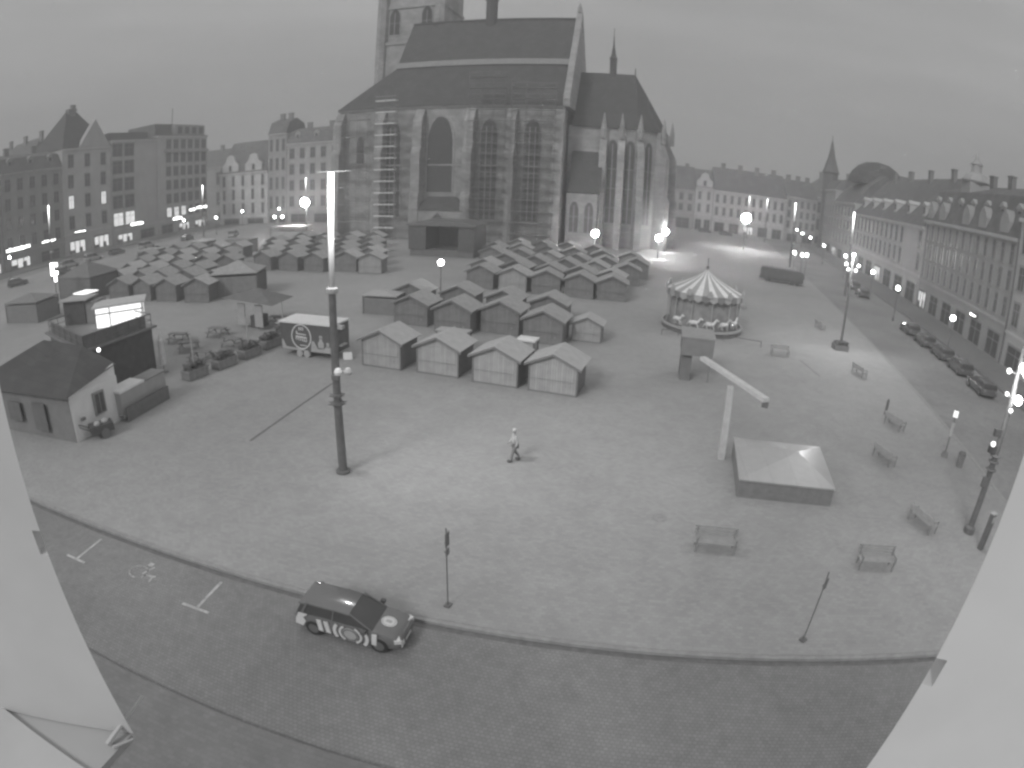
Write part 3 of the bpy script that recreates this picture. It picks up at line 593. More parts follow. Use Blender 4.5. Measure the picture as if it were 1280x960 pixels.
MB().b2(-.8, .7, -.45, .45, .35, .8).build('tray', dark, hc)
for s_ in (-1, 1): MB().tube((.1, s_*.5, .3), (.1, s_*.58, .3), .3, n=14).build('wheel', dark2, hc)
MB().tube((-.8, -.3, .6), (-1.4, -.3, .95), .03).tube((-.8, .3, .6), (-1.4, .3, .95), .03).tube((-1.4, -.3, .95), (-1.4, .3, .95), .03).build('handle', metal, hc)
MB().ball(.25, .1, .85, .26, sz=.6).ball(-.3, -.1, .85, .22, sz=.7).build('bundle', pale, hc)
# folded parasol
fp = thing('folded_parasol', 'tall folded white parasol beside the planters', 'parasol', (-31.7, 31.8, 0))
MB().lathe([(.35, 0), (.35, .1), (.04, .12), (.04, .6)], 12).build('base', mid, fp)
MB().lathe([(.1, .55), (.27, .62), (.26, 1.4), (.2, 2.1), (.24, 2.4), (.12, 2.75), (.03, 3.1)], 10).build('cloth', mat('parasol_cloth', .62, .8, 5, .15, bump=.5), fp)
# planters with posts
def shrub_mesh(w, d, h, n, seed):
    rr = random.Random(seed); mb = MB()
    for i in range(n):
        x = rr.uniform(-w/2, w/2); y = rr.uniform(-d/2, d/2); z = rr.random()**.8*h*(1-.5*abs(x)/w); s = rr.uniform(.05, .12)
        a = rr.uniform(0, 6.28); b = rr.uniform(-1, 1)
        v1 = Vector((math.cos(a), math.sin(a), b)).normalized()*s; v2 = Vector((-math.sin(a), math.cos(a), rr.uniform(-.6, .6)))*s
        p = Vector((x, y, z)); mb.add([p-v1, p+v2, p+v1, p-v2], [(0, 1, 2, 3)])
    return mb.mesh('foliage', leafm)
def planter(x, y, label, post, seed):
    t = thing('planter', label, 'planter', (x, y, 0), R(80), 'wooden planters')
    MB().b2(-.95, .95, -.5, .5, .05, .62).b2(-1.0, 1.0, -.55, .55, .62, .7).b2(-.8, -.6, -.45, .45, 0, .05).b2(.6, .8, -.45, .45, 0, .05).build('box', mat('planter_wood', .27, .8, 3, .12, kind='planks'), t)
    obj('foliage', shrub_mesh(1.7, .85, .55, 420, seed), t, (0, 0, .68))
    if post: MB().tube((0, 0, .6), (-.05, 0, 3.1), .06, n=8).build('post', pale, t)
for i, (x, y, p) in enumerate(((-28.3, 31.6, 1), (-27.6, 34.3, 0), (-27.1, 37.0, 1), (-26.9, 39.7, 0), (-27.2, 42.4, 1))):
    planter(x, y, 'wooden planter box, %s along the row from the folded parasol' % ('nearest', 'second', 'third', 'fourth', 'farthest')[i], p, i)
def picnic(x, y, rz, label):
    t = thing('picnic_table', label, 'picnic table', (x, y, 0), R(rz), 'picnic tables')
    MB().b2(-.9, .9, -.38, .38, .72, .77).build('table_top', wood_far, t)
    for s_ in (-1, 1): MB().b2(-.9, .9, s_*.7-.14, s_*.7+.14, .43, .47).build('bench', wood_far, t)
    for s_ in (-.7, .7): MB().slab([(s_, -.8, 0), (s_, -.7, 0), (s_, -.2, .72), (s_, -.3, .72)], .05).slab([(s_, .8, 0), (s_, .7, 0), (s_, .2, .72), (s_, .3, .72)], .05).b2(s_-.03, s_+.03, -.8, .8, .38, .43).build('leg', wood_far, t)
for i, (x, y, a) in enumerate(((-30.5, 35, 10), (-30.2, 39, -12), (-33.5, 37, 30), (-33.8, 41.5, 0), (-36.5, 39, 15), (-30.3, 46.5, 5))):
    picnic(x, y, a, 'dark picnic table, %s nearest behind the planter row' % ORD[i])
st = thing('parasol_stall', 'stall under a dark sloping square canopy with two pale side panels', 'stall', (-31.6, 45.3, 0), R(-10))
MB().add([(-3, -2, 2.9), (3.2, -1.6, 2.5), (2.6, 2, 2.6), (-2.6, 2, 2.9), (0, 0, 3.6)], [(0, 1, 4), (1, 2, 4), (2, 3, 4), (3, 0, 4), (3, 2, 1, 0)]).build('canopy', dark2, st)
for x in (-1.4, .9): MB().b2(x-.5, x+.5, -1.1, -1.0, .3, 2.3).build('panel', pale, st)
MB().tube((0, 0, 0), (0, 0, 3.5), .06).build('pole', metal, st); MB().b2(-.7, .3, -.6, .8, 0, 1.1).build('counter', dark, st)
bs = thing('light_sign', 'white lantern sign on a slim pole behind the dark tents', 'sign', (-69.9, 49.6, 0))
MB().tube((0, 0, 0), (0, 0, 4), .07).build('pole', metal, bs)
MB().b2(-.75, .75, -.15, .15, 5.2, 5.7).b2(-.75, -.25, -.15, .15, 4.0, 5.2).b2(.2, .75, -.15, .15, 4.1, 4.6).b2(.0, .3, -.15, .15, 3.2, 4.2).build('lit_sign', lamp3, bs)

# ------------------------------------------------------------------ food trailer
ft = thing('food_trailer', 'dark food trailer with a round ring emblem, pale roof and twin wheels', 'trailer', (-22.3, 38.0, 0), R(-5))
MB().b2(-2.5, 2.35, 0, 2.2, .45, 2.55).build('body', mat('trailer_dark', .1, .45, 2, .1), ft)
MB().b2(-2.6, 2.4, -.12, 2.3, 2.56, 2.68).build('roof', white, ft)
for x in (-.75, -.1): MB().tube((x, -.06, .28), (x, .2, .28), .28, n=16).tube((x, -.08, .28), (x, -.05, .28), .13, n=10).build('wheel', [pale], ft)
lg = MB(); n = 28
for i in range(n):
    a0, a1 = 2*math.pi*i/n, 2*math.pi*(i+1)/n
    P = lambda a, r: (-.55+r*math.cos(a), 1.56+r*1.05*math.sin(a))
    lg.xz([P(a0, .84), P(a0, .92), P(a1, .92), P(a1, .84)], -.02, -.005)
lg.xz([(-1.05, 1.62), (-.05, 1.55), (-.05, 1.2), (-1.05, 1.32)], -.02, -.005)
lg.xz([(-1.0, 2.0), (-1.0, 1.75), (-.1, 1.7), (-.1, 1.76), (-.92, 1.82), (-.92, 2.0)], -.02, -.005)
for k in range(3): lg.b2(-.75+k*.17, -.67+k*.17, -.02, -.005, 2.05, 2.28)
lg.b2(-.7, -.1, -.02, -.005, .88, .93); lg.build('emblem', white, ft)
lt = MB()
for k in range(5): lt.b2(-.98+k*.19, -.86+k*.19, -.03, -.021, 1.30-k*.008, 1.52-k*.01)
lt.build('emblem_lettering', dark2, ft)
fg = MB()
fg.xz([(-2.4, .5), (-.2, .5), (-.3, .6), (-1.1, .66), (-2.0, .7), (-2.25, 1.2), (-2.4, 1.25)], -.02, -.005)
fg.xz([(.3, .5), (2.3, .5), (2.05, .95), (1.75, 1.05), (1.5, .8), (.95, .75), (.6, 1.3), (.4, 1.3)], -.02, -.005)
fg.lathe([(.01, 0), (.01, 0)], 3, 0, 0, -5) if False else None
fg.xz([(1.0, .85), (1.45, .85), (1.5, 1.2), (1.35, 1.4), (1.35, 1.55), (1.1, 1.55), (1.1, 1.4), (.95, 1.2)], -.02, -.005)
fg.xz([(1.08, 1.6), (1.38, 1.6), (1.36, 1.78), (1.1, 1.78)], -.02, -.005)
fg.xz([(1.75, .9), (1.95, .95), (1.95, 1.3), (1.7, 1.3)], -.02, -.005)
fg.build('mural', pale, ft)
MB().b2(2.352, 2.4, .3, 1.9, .9, 1.9).build('hatch', dark2, ft)
MB().b2(2.41, 2.7, .6, 1.4, .95, 1.05).build('shelf', pale, ft); MB().b2(2.4, 3.1, 1.0, 1.1, .35, .45).build('drawbar', pale, ft)
MB().b2(-2.9, -2.5, -.1, .1, 2.4, 2.5).build('awning_bracket', pale, ft); MB().b2(2.4, 3.0, .2, .6, 2.35, 2.6).build('awning_bracket', pale, ft)
ab = thing('sandwich_board', 'tilted pale board on the ground at the right end of the food trailer', 'board', (-19.15, 38.4, 0), R(30)); ab.scale = (.75, .75, .6)
MB().slab([(-.45, -.2, .05), (.45, -.2, .05), (.45, .25, .8), (-.45, .25, .8)], .04).slab([(-.45, .7, .05), (.45, .7, .05), (.45, .28, .8), (-.45, .28, .8)], .04).build('board_panel', white, ab)

# ------------------------------------------------------------------ tall mast and light columns
tube_mat = bpy.data.materials.new('light_column'); tube_mat.use_nodes = True
t_ = tube_mat.node_tree; b_ = t_.nodes['Principled BSDF']; b_.inputs['Base Color'].default_value = (.3, .3, .3, 1)
tcn = t_.nodes.new('ShaderNodeTexCoord'); sx = t_.nodes.new('ShaderNodeSeparateXYZ'); t_.links.new(tcn.outputs['Object'], sx.inputs[0])
mr = t_.nodes.new('ShaderNodeMapRange'); mr.inputs[1].default_value = 8.4; mr.inputs[2].default_value = 13.2; mr.inputs[3].default_value = 0; mr.inputs[4].default_value = 1
t_.links.new(sx.outputs[2], mr.inputs[0]); pp = t_.nodes.new('ShaderNodeMath'); pp.operation = 'POWER'; pp.inputs[1].default_value = 2.6; t_.links.new(mr.outputs[0], pp.inputs[0])
mm = t_.nodes.new('ShaderNodeMath'); mm.operation = 'MULTIPLY'; mm.inputs[1].default_value = 3.0; t_.links.new(pp.outputs[0], mm.inputs[0])
b_.inputs['Emission Color'].default_value = (1, 1, 1, 1); t_.links.new(mm.outputs[0], b_.inputs['Emission Strength'])
tube_mat.cycles.emission_sampling = 'NONE'
def light_mast(label, x, y):
    t = thing('light_mast', label, 'light mast', (x, y, 0), 0, 'tall light masts')
    MB().lathe([(.34, 0), (.34, .12), (.21, .16), (.18, 4), (.16, 8.5)], 14).build('pole', metal, t, smooth=True)
    MB().lathe([(.12, 8.5), (.12, 13.35), (.13, 13.4)], 14).build('lit_tube', tube_mat, t, smooth=True)
    MB().lathe([(.24, 8.35), (.26, 8.42), (.26, 8.56), (.2, 8.6)], 14).build('collar', pale, t)
    MB().b2(-.6, .92, -.03, .03, 13.43, 13.46).build('reflector_arm', metal, t)
    return t
lm = light_mast('tall mast with glowing upper tube, two spiky rings and floodlights, left of the walker', -11.8, 22.4)
for z, r in ((3.8, .38), (3.42, .46)):
    mb = MB().lathe([(.19, z-.04), (r*.7, z-.02), (r*.7, z+.05), (.19, z+.1)], 14)
    for k in range(8): a = k*math.pi/4; mb.tube((math.cos(a)*.2, math.sin(a)*.2, z), (math.cos(a)*r, math.sin(a)*r, z+.02), .05, .015, 5)
    mb.build('ring', metal_d, lm)
for (dx, dy) in ((.22, -.2), (.62, -.05)):
    q = MB().lathe([(.17, 0), (.19, .12), (.12, .26), (.02, .3)], 12, dx, dy, 4.85); q.tube((0, 0, 4.95), (dx, dy, 4.95), .04); q.build('floodlight', white if dx < .5 else pale, lm)
MB().b2(-.05, .28, -.35, -.15, 4.62, 4.84).build('junction_box', metal_d, lm)
for i, (ax, ay, d) in enumerate(((-.817, .576, 118), (-.641, .767, 162), (-.502, .865, 176), (.269, .963, 128), (.362, .932, 100), (.195, .981, 196), (.224, .975, 190))):
    l = ('left of the gabled house', 'before the modern corner building', 'above the left floodlight', 'over the lamp posts right of the choir', 'before the long pale east house', 'left one of two above the right floodlight', 'right one of two above the right floodlight')[i]
    dup(lm, (ax*d, ay*d, 0), 0, 'distant glowing light column %s' % l)
def point(x, y, z, e, r=.3):
    l = bpy.data.lights.new('lamp_light', 'POINT'); l.energy = e; l.shadow_soft_size = r; l.color = (1, 1, 1)
    o = bpy.data.objects.new('lamp_light', l); C.objects.link(o); o.location = (x, y, z); return o
point(-11.8, 21.9, 12.6, 260, .3)
sl_ = bpy.data.lights.new('mast_light', 'SPOT'); sl_.energy = 800; sl_.spot_size = R(125); sl_.spot_blend = .9; sl_.shadow_soft_size = .4
so_ = bpy.data.objects.new('mast_light', sl_); C.objects.link(so_); so_.location = (-11.4, 22.2, 13.0)
so_.rotation_euler = (Vector((-11.4, 22.2, 13.0))-Vector((0, 31, 0))).to_track_quat('Z', 'Y').to_euler()
# church mast lamps, two strong floodlights
def floodmast(label, x, y, z, r, e):
    t = thing('floodlight_mast', label, 'floodlight', (x, y, 0), 0, 'floodlights on masts')
    MB().tube((0, 0, 0), (0, 0, z), .14, .1).build('pole', metal_d, t)
    MB().tube((0, -.45, z-.1), (0, -.2, z), r, r*.6, 16).build('housing', metal_d, t)
    MB().ball(0, -.6, z-.1, r*.85).build('lens', flood, t)
    o = point(x, y-1.6, z-.2, e, .5); return t
floodmast('blazing floodlight at the corner left of the church', -68.9, 118.9, 8, 1.15, 600)
floodmast('blazing floodlight at the north end of the square right of the choir', 29.2, 149.9, 8, 1.35, 350)
floodmast('bright lamp at the foot of the choir chapel', -5.6, 94.3+14, 4.0, .7, 35)
floodmast('lower bright lamp of a pair right of the choir', 5.9, 112, 3.9, .65, 28)
floodmast('upper bright lamp of a pair right of the choir', 7.8, 124, 4.3, .7, 28)
# ball lamps
def ball_lamp(label, x, y, z=4.5, r=.3, src=[]):
    if not src:
        t = thing('street_lamp', label, 'street lamp', (x, y, 0), 0, 'ball lamps round the square')
        MB().lathe([(.16, 0), (.14, .5), (.06, .6), (.05, 4.2)], 10).build('pole', metal_d, t)
        MB().ball(0, 0, 4.5, r).build('globe', lamp1, t); MB().lathe([(.12, 4.1), (.16, 4.22), (.05, 4.25)], 8).build('holder', metal_d, t); src.append(t); return t
    return dup(src[0], (x, y, 0), 0, label)
EL = 'ball lamp on the right street, %s from the far end'
for i, (x, y) in enumerate(((60.5, 238), (58, 203), (53.7, 181.4), (51.5, 165.4), (47.0, 139.2), (44.6, 117.3), (40.6, 92.8), (37.6, 76.2), (36.2, 57.8))):
    ball_lamp(EL % ORD[i], x, y)
ball_lamp('ball lamp among the huts in front of the stage', -18.0, 57.5)
for l, x, y in (('ball lamp before the twin gabled town house', -111, 152), ('left one of two ball lamps beside the left floodlight', -79.5, 122), ('right one of two ball lamps beside the left floodlight', -77.3, 122), ('ball lamp under the modern corner building', -102.8, 128.5), ('bright ball lamp left of the long lit sign', -112, 125.5), ('lamp glowing at the left edge before the lit fascia', -113.9, 68.5), ('small high ball lamp above the car lights left of the church', -100, 156)): ball_lamp(l, x, y)
for l, x, y in (('left ball lamp of the low trio on the road beyond the container', 30.3, 106), ('middle ball lamp of the low trio on the road beyond the container', 31.2, 104), ('right ball lamp of the low trio on the road beyond the container', 32.4, 105.2)): ball_lamp(l, x, y)
# lamp pole at the right with several arms
rp = thing('lamp_pole', 'tall pole with a cluster of arms and ball lamps at the right edge', 'lamp pole', (18.35, 22.2, 0))
MB().lathe([(.3, 0), (.3, .3), (.17, .4), (.15, 4), (.10, 9.2)], 12).build('pole', metal_d, rp, smooth=True)
for z in (3.3, 3.7, 4.0): MB().lathe([(.12, z), (.3, z+.04), (.3, z+.09), (.12, z+.14)], 8).build('ring', metal_d, rp)
for (dx, dy, z, r, mt_) in ((-.55, 0, 8.05, .16, 'a'), (.12, -.1, 8.3, .26, 'b'), (-.35, 0, 7.0, .12, 'a'), (.2, -.25, 6.85, .27, 'b'), (-.12, -.3, 6.35, .13, 'a'), (-.42, -.1, 4.65, .16, 'a')):
    MB().tube((0, 0, z-.1), (dx, dy, z), .035, n=6).build('arm', metal, rp)
    MB().ball(dx*1.1, dy*1.1, z, r*.8).build('globe', lamp1 if mt_ == 'b' else mat('dim_globe', .8, .4, 2, .02, emit=.5), rp)
MB().tube((.1, -.1, 8.2), (.75, .1, 7.75), .07).build('lit_arm', mat('lit_arm', .8, .4, 2, .02, emit=1.5), rp)
MB().b2(-.5, -.12, -.1, .1, 5.0, 5.35).build('signal_box', dark, rp); MB().b2(-.55, -.12, -.1, .1, 4.2, 4.55).build('signal_box', dark, rp)
MB().b2(-.35, -.1, -.12, .02, 2.5, 3.0).build('sign_plate', dark2, rp)
point(17.6, 21.2, 7.6, 110, .3)
pk = thing('parking_meter', 'slim dark ticket machine beside the right lamp pole', 'ticket machine', (18.3, 20.7, 0), R(20))
MB().b2(-.14, .14, -.12, .12, 0, 1.85).build('case', dark2, pk); MB().b2(-.12, .12, -.13, -.12, 1.45, 1.75).b2(-.16, .16, -.14, .14, 1.86, 1.92).build('display', pale, pk)
# lamp on the square at the carousel side
lp = thing('lamp_pole', 'tall dark lamp pole with planter foot on the right of the square', 'lamp pole', (22, 55.6, 0))
MB().lathe([(.14, 0), (.12, 3), (.09, 9.2)], 10).build('pole', metal_d, lp, smooth=True)
for (dx, z) in ((-.7, 8.2), (.7, 8.2), (0, 9.2), (-.4, 7.7), (.45, 7.7)):
    MB().tube((0, 0, z-.4), (dx, 0, z), .03, n=5).build('arm', metal, lp); MB().ball(dx, 0, z+.12, .17).build('globe', mat('dim_globe', .8), lp)
MB().b2(-.75, .75, -.6, .6, 0, .55).build('planter_box', mid, lp)
obj('foliage', shrub_mesh(1.4, 1.1, .4, 300, 9), lp, (0, 0, .5))
lgt = point(21.8, 55.2, 9.3, 650, .45)

# ------------------------------------------------------------------ gilded fountain
fb = thing('fountain_basin', 'square stone fountain basin under a shallow pyramid winter cover', 'fountain', (0, 0, 0))
bq = [(6.15, 24.45), (10.95, 24.15), (11.5, 29.0), (6.6, 29.3)]
inset = lambda q, k: [(8.8+(p[0]-8.8)*k, 26.73+(p[1]-26.73)*k) for p in q]
MB().prism(inset(bq, .985), 0, .9).build('basin', granite_p, fb)
ap = (9.75, 27.5, 1.2); qv = [(p[0], p[1], .93) for p in bq]
MB().add(qv+[ap]+[(a, b, c-.07) for a, b, c in qv], [(0, 1, 4), (1, 2, 4), (2, 3, 4), (3, 0, 4), (8, 7, 6, 5), (0, 5, 6, 1), (1, 6, 7, 2), (2, 7, 8, 3), (3, 8, 5, 0)]).build('cover', cover, fb)
gs = thing('gilded_spout', 'tall gilded beam sculpture leaning over the covered fountain basin', 'sculpture', (0, 0, 0))
MB().tube((5.95, 28.5, 0), (5.72, 28.1, 4.05), .24, .2, 4).build('column', gold, gs)
bv = MB(); A0, B0 = Vector((4.55, 30.9, 4.45)), Vector((6.95, 25.45, 4.35)); dd = (B0-A0).normalized(); sd_ = dd.cross(Vector((0, 0, 1))).normalized()*.17
bv.add([A0-sd_, A0+sd_, A0+sd_+Vector((0, 0, .2)), A0-sd_+Vector((0, 0, .2)), B0-sd_, B0+sd_, B0+sd_+Vector((0, 0, .2)), B0-sd_+Vector((0, 0, .2))], [(0, 1, 2, 3), (7, 6, 5, 4), (0, 4, 5, 1), (1, 5, 6, 2), (2, 6, 7, 3), (3, 7, 4, 0)])
bv.build('beam', gold, gs); MB().box(6.95, 25.5, 4.1, .3, .22, .24, R(-20)).build('nozzle', metal_d, gs)

# ------------------------------------------------------------------ ticket booth and carousel
kb = thing('ticket_booth', 'grey ticket booth standing in front of the carousel', 'booth', (5.55, 40.6, 0), R(-3))
MB().b2(-1.05, -.3, .3, 2.4, 0, 1.95).build('cabin', mat('booth_base', .17, .7, 2, .1), kb)  # dark leg-like base on the left half of the booth
MB().b2(-1.12, 1.12, -.15, 2.5, 1.95, 3.2).build('fascia', mid, kb)
MB().b2(-1.2, 1.2, -.2, 2.6, 3.21, 3.33).build('roof', mat('booth_roof', .3, .7, 2, .08), kb)
MB().tube((1.0, .4, 0), (1.0, .4, 1.95), .04).build('post', mid, kb)
ca = thing('carousel', 'round fairground carousel with a striped conical canopy', 'carousel', (8.0, 57.9, 0))
MB().lathe([(3.95, 0), (3.95, .3), (3.8, .45), (3.8, .5)], 32).build('platform', dark2, ca)
MB().lathe([(4.05, .42), (4.05, .62), (3.85, .62), (3.85, .42)], 32).build('platform_rim', pale, ca)
cn = MB(); n = 32
for i in range(n):
    a0, a1 = 2*math.pi*i/n, 2*math.pi*(i+1)/n; cn.m = i % 2
    ring = [(3.75, 3.75), (2.4, 4.35), (1.1, 5.0), (.08, 5.75)]
    for (r0, z0), (r1, z1) in zip(ring, ring[1:]):
        cn.add([(r0*math.cos(a0), r0*math.sin(a0), z0), (r0*math.cos(a1), r0*math.sin(a1), z0), (r1*math.cos(a1), r1*math.sin(a1), z1), (r1*math.cos(a0), r1*math.sin(a0), z1)], [(0, 1, 2, 3)])
cn.build('canopy', [white, mat('canopy_stripe', .34, .8, 3, .08)], ca)
vb = MB()
for i in range(n):
    a0, a1, am = 2*math.pi*i/n, 2*math.pi*(i+1)/n, 2*math.pi*(i+.5)/n; vb.m = i % 2
    vb.add([(3.8*math.cos(a0), 3.8*math.sin(a0), 3.8), (3.8*math.cos(a1), 3.8*math.sin(a1), 3.8), (3.8*math.cos(a1), 3.8*math.sin(a1), 3.35), (3.8*math.cos(am), 3.8*math.sin(am), 3.12), (3.8*math.cos(a0), 3.8*math.sin(a0), 3.35)], [(0, 1, 2, 3, 4)])
vb.build('valance', [pale, mid], ca)
for i in range(12):
    a = 2*math.pi*i/12; MB().box(3.85*math.cos(a), 3.85*math.sin(a), 3.7, .12, .5, .4, a).box(3.85*math.cos(a), 3.85*math.sin(a), 4.1, .12, .24, .2, a).build('crest', pale, ca)
MB().tube((0, 0, 5.6), (0, 0, 6.9), .04).ball(0, 0, 6.0, .16).build('finial', metal_d, ca)
MB().lathe([(1.15, .5), (1.15, 3.6)], 12).build('centre_drum', mid, ca)
MB().lathe([(3.3, .5), (3.3, 3.3)], 24).build('weather_sheet', mat('weather_sheet', .26, .8, 1.5, .25), ca)
for i in range(12):
    a = 2*math.pi*i/12+.1; MB().tube((3.6*math.cos(a), 3.6*math.sin(a), .5), (3.6*math.cos(a), 3.6*math.sin(a), 3.7), .045, n=6).build('post', pale, ca)
def horse():
    mb = MB(); mb.ball(0, 0, 1.25, .26, sz=.8); mb.tube((-.4, 0, 1.25), (.35, 0, 1.25), .22, .2, 8); mb.tube((.35, 0, 1.3), (.6, 0, 1.7), .14, .09, 8); mb.tube((.55, 0, 1.72), (.85, 0, 1.58), .1, .06, 8)
    for x in (-.35, .3):
        for y in (-.1, .1): mb.tube((x, y, 1.15), (x+.15, y, .75), .06, .03, 6)
    mb.tube((-.45, 0, 1.3), (-.7, 0, .95), .07, .02, 6); return mb
hm = horse().mesh('horse', white)
for a in (250, 275, 300, 325, 220): 
    a = R(a); o = obj('horse', hm, ca, (3.45*math.cos(a), 3.45*math.sin(a), -.05), a+math.pi/2)
for x, y, rz, ln in ((11.3, 53.2, -16, 3.6), (4.6, 53.6, 8, 1.6)):
    o = MB().b2(-ln/2, ln/2, -.03, .03, .5, .56).b2(-ln/2, -ln/2+.05, -.03, .03, 0, .55).b2(ln/2-.05, ln/2, -.03, .03, 0, .55).build('rail', metal_d, None, (x, y, 0), R(rz))
    tag(o, 'low dark rail %s the carousel' % ('to the right before' if x > 9 else 'at the left foot of'), 'rail')
# dark covered container
dc = thing('covered_trailer', 'long dark tarpaulin covered trailer parked beyond the carousel', 'trailer', (26.0, 96.8, 0), R(-14))
MB().xz([(-3.7, .6), (3.6, .6), (3.6, 1.9), (3.1, 2.2), (-3.5, 2.25), (-3.7, 2.0)], 0, 2.4).build('tarpaulin', mat('tarpaulin', .11, .6, 2, .2, bump=.4), dc)
MB().b2(-3.9, 3.6, .1, 2.3, .4, .6).build('chassis', dark, dc)
for x in (-2.2, 1.8, 2.6): MB().tube((x, .0, .35), (x, .25, .35), .35, n=14).build('wheel', dark, dc)

# ------------------------------------------------------------------ benches, posts, bins
def bench(x, y, rz, label, hi=False, src=[]):
    if src: return dup(src[0], (x, y, 0), R(rz), label)
    t = thing('park_bench', label, 'bench', (x, y, 0), R(rz), 'benches on the square'); src.append(t)
    sl = MB()
    for k in range(4): sl.b2(-.88, .88, -.24+k*.13, -.14+k*.13, .43, .465)
    sl.build('seat', mat('bench_slats', .36, .6, 3, .12), t)
    bk_ = MB()
    for k in range(3): bk_.b2(-.88, .88, .28+k*.03, .31+k*.03, .56+k*.12, .65+k*.12)
    bk_.build('backrest', mat('bench_slats', .16), t)
    for s_ in (-.78, .78):
        MB().b2(s_-.03, s_+.03, -.26, -.2, 0, .44).b2(s_-.03, s_+.03, -.26, .3, .38, .43).b2(s_-.03, s_+.03, .24, .3, 0, .9).b2(s_-.03, s_+.03, -.26, .3, .62, .66).b2(s_-.03, s_+.03, -.26, -.21, .44, .64).build('frame', mat('bench_iron', .32, .4, 3, .1, metal=.3), t)
    return t
bench(4.65, 19.9, -2, 'bench lying in the shade left of the fountain front, facing the near kerb')
bench(11.6, 19.2, -3, 'bench with a bright back rail right of the fountain, nearest the kerb')
bench(15.6, 22.7, 110, 'blurred bench turned sideways near the right lamp pole')
bench(16.2, 29.9, 108, 'bench turned towards the road right of the basin')
bench(19.4, 35.6, 112, 'bench by the kerb farther up from the basin corner')
bench(14.3, 50.5, 0, 'bench standing alone between the carousel and the tall lamp pole')
bench(21.0, 47.3, 105, 'bench just below the foot of the tall lamp pole')
bench(22.5, 64.2, 100, 'bench above the tall lamp pole along the kerb')
bench(14.0, 70.5, 0, 'far bench right of the carousel canopy')
bl = thing('bollard', 'slim dark bollard beside the upper kerb bench', 'bollard', (19.7, 38.0, 0)); MB().lathe([(.1, 0), (.1, 1.0), (.05, 1.15)], 10).build('shaft', dark2, bl)
MB().lathe([(.16, 0), (.16, .06), (.1, .08)], 10).build('foot', metal_d, bl)
def signpost(label, x, y, h, rz, plate, foot=True):
    t = thing('sign_post', label, 'sign post', (x, y, 0), R(rz), 'sign posts on the square')
    MB().tube((0, 0, 0), (0, 0, h), .022, n=8).build('pole', metal, t)
    for (z, w, hh, m_) in plate: MB().b2(-w/2, w/2, -.045, -.015, z, z+hh).b2(-.06, .06, -.05, .04, z+.1, z+.16).build('sign_plate', m_, t)
    MB().b2(-.12, .12, -.1, .1, 0, .06).build('foot', metal, t)
    return t
signpost('thin post with small dark plates seen nearly edge-on near the parked car', -4.5, 14.75, 3.1, 78, [(2.45, .24, .5, mid), (2.1, .2, .25, mid)])
signpost('thin leaning-looking post with a grey plate near the right kerb', 7.35, 14.75, 2.85, 40, [(2.2, .2, .4, mid)])
sg = thing('lit_road_sign', 'kerbside sign post with a round lit head and pale strip', 'road sign', (21.45, 31.3, 0), R(-30))
MB().tube((0, 0, 0), (0, 0, 3.1), .045, n=8).build('pole', metal, sg); MB().b2(-.16, .16, -.08, .04, 2.6, 3.0).build('sign_head', mat('sign_face', .7, .5, 2, .05, emit=.25), sg)
MB().b2(-.1, .1, -.07, -.02, 1.35, 2.25).build('sign_strip', pale, sg); MB().b2(-.2, .2, -.2, .2, 0, .3).build('foot', mid, sg)
bn = thing('litter_bin', 'small round grey litter bin below the kerbside lit sign', 'litter bin', (21.9, 29.9, 0)); MB().lathe([(.22, 0), (.26, .75), (.28, .78), (.2, .8)], 14).build('bin_body', mid, bn); MB().lathe([(.27, .8), (.22, .95), (.05, 1.0)], 14).build('lid', dark2, bn)

# ------------------------------------------------------------------ cars
def car_body(L, Wd, Hh, seg):
    # stations along x: (x, half width low, sill z, belt z, roof z or None, roof half width)
    hw = Wd/2
    st = [(-.5*L, .82, .35, .70), (-.485*L, .93, .28, .86), (-.42*L, .98, .24, .95), (-.2*L, 1, .2, .97), (.1*L, 1, .2, .95), (.24*L, .99, .2, .92), (.36*L, .97, .22, .86), (.45*L, .92, .25, .76), (.49*L, .82, .28, .62), (.5*L, .72, .34, .52)]
    mb = MB(); vs = []; k = 8
    for x, w, z0, z1 in st:
        w *= hw
        vs += [(x, -w*.93, z0), (x, -w, z0+(z1-z0)*.35), (x, -w*.99, z0+(z1-z0)*.75), (x, -w*.90, z1), (x, w*.90, z1), (x, w*.99, z0+(z1-z0)*.75), (x, w, z0+(z1-z0)*.35), (x, w*.93, z0)]
    fs = []
    for i in range(len(st)-1):
        for j in range(k): fs.append((i*k+j, i*k+(j+1) % k, (i+1)*k+(j+1) % k, (i+1)*k+j))
    fs.append(tuple(range(k))[::-1]); fs.append(tuple(range((len(st)-1)*k, len(st)*k))); mb.add(vs, fs)
    return mb
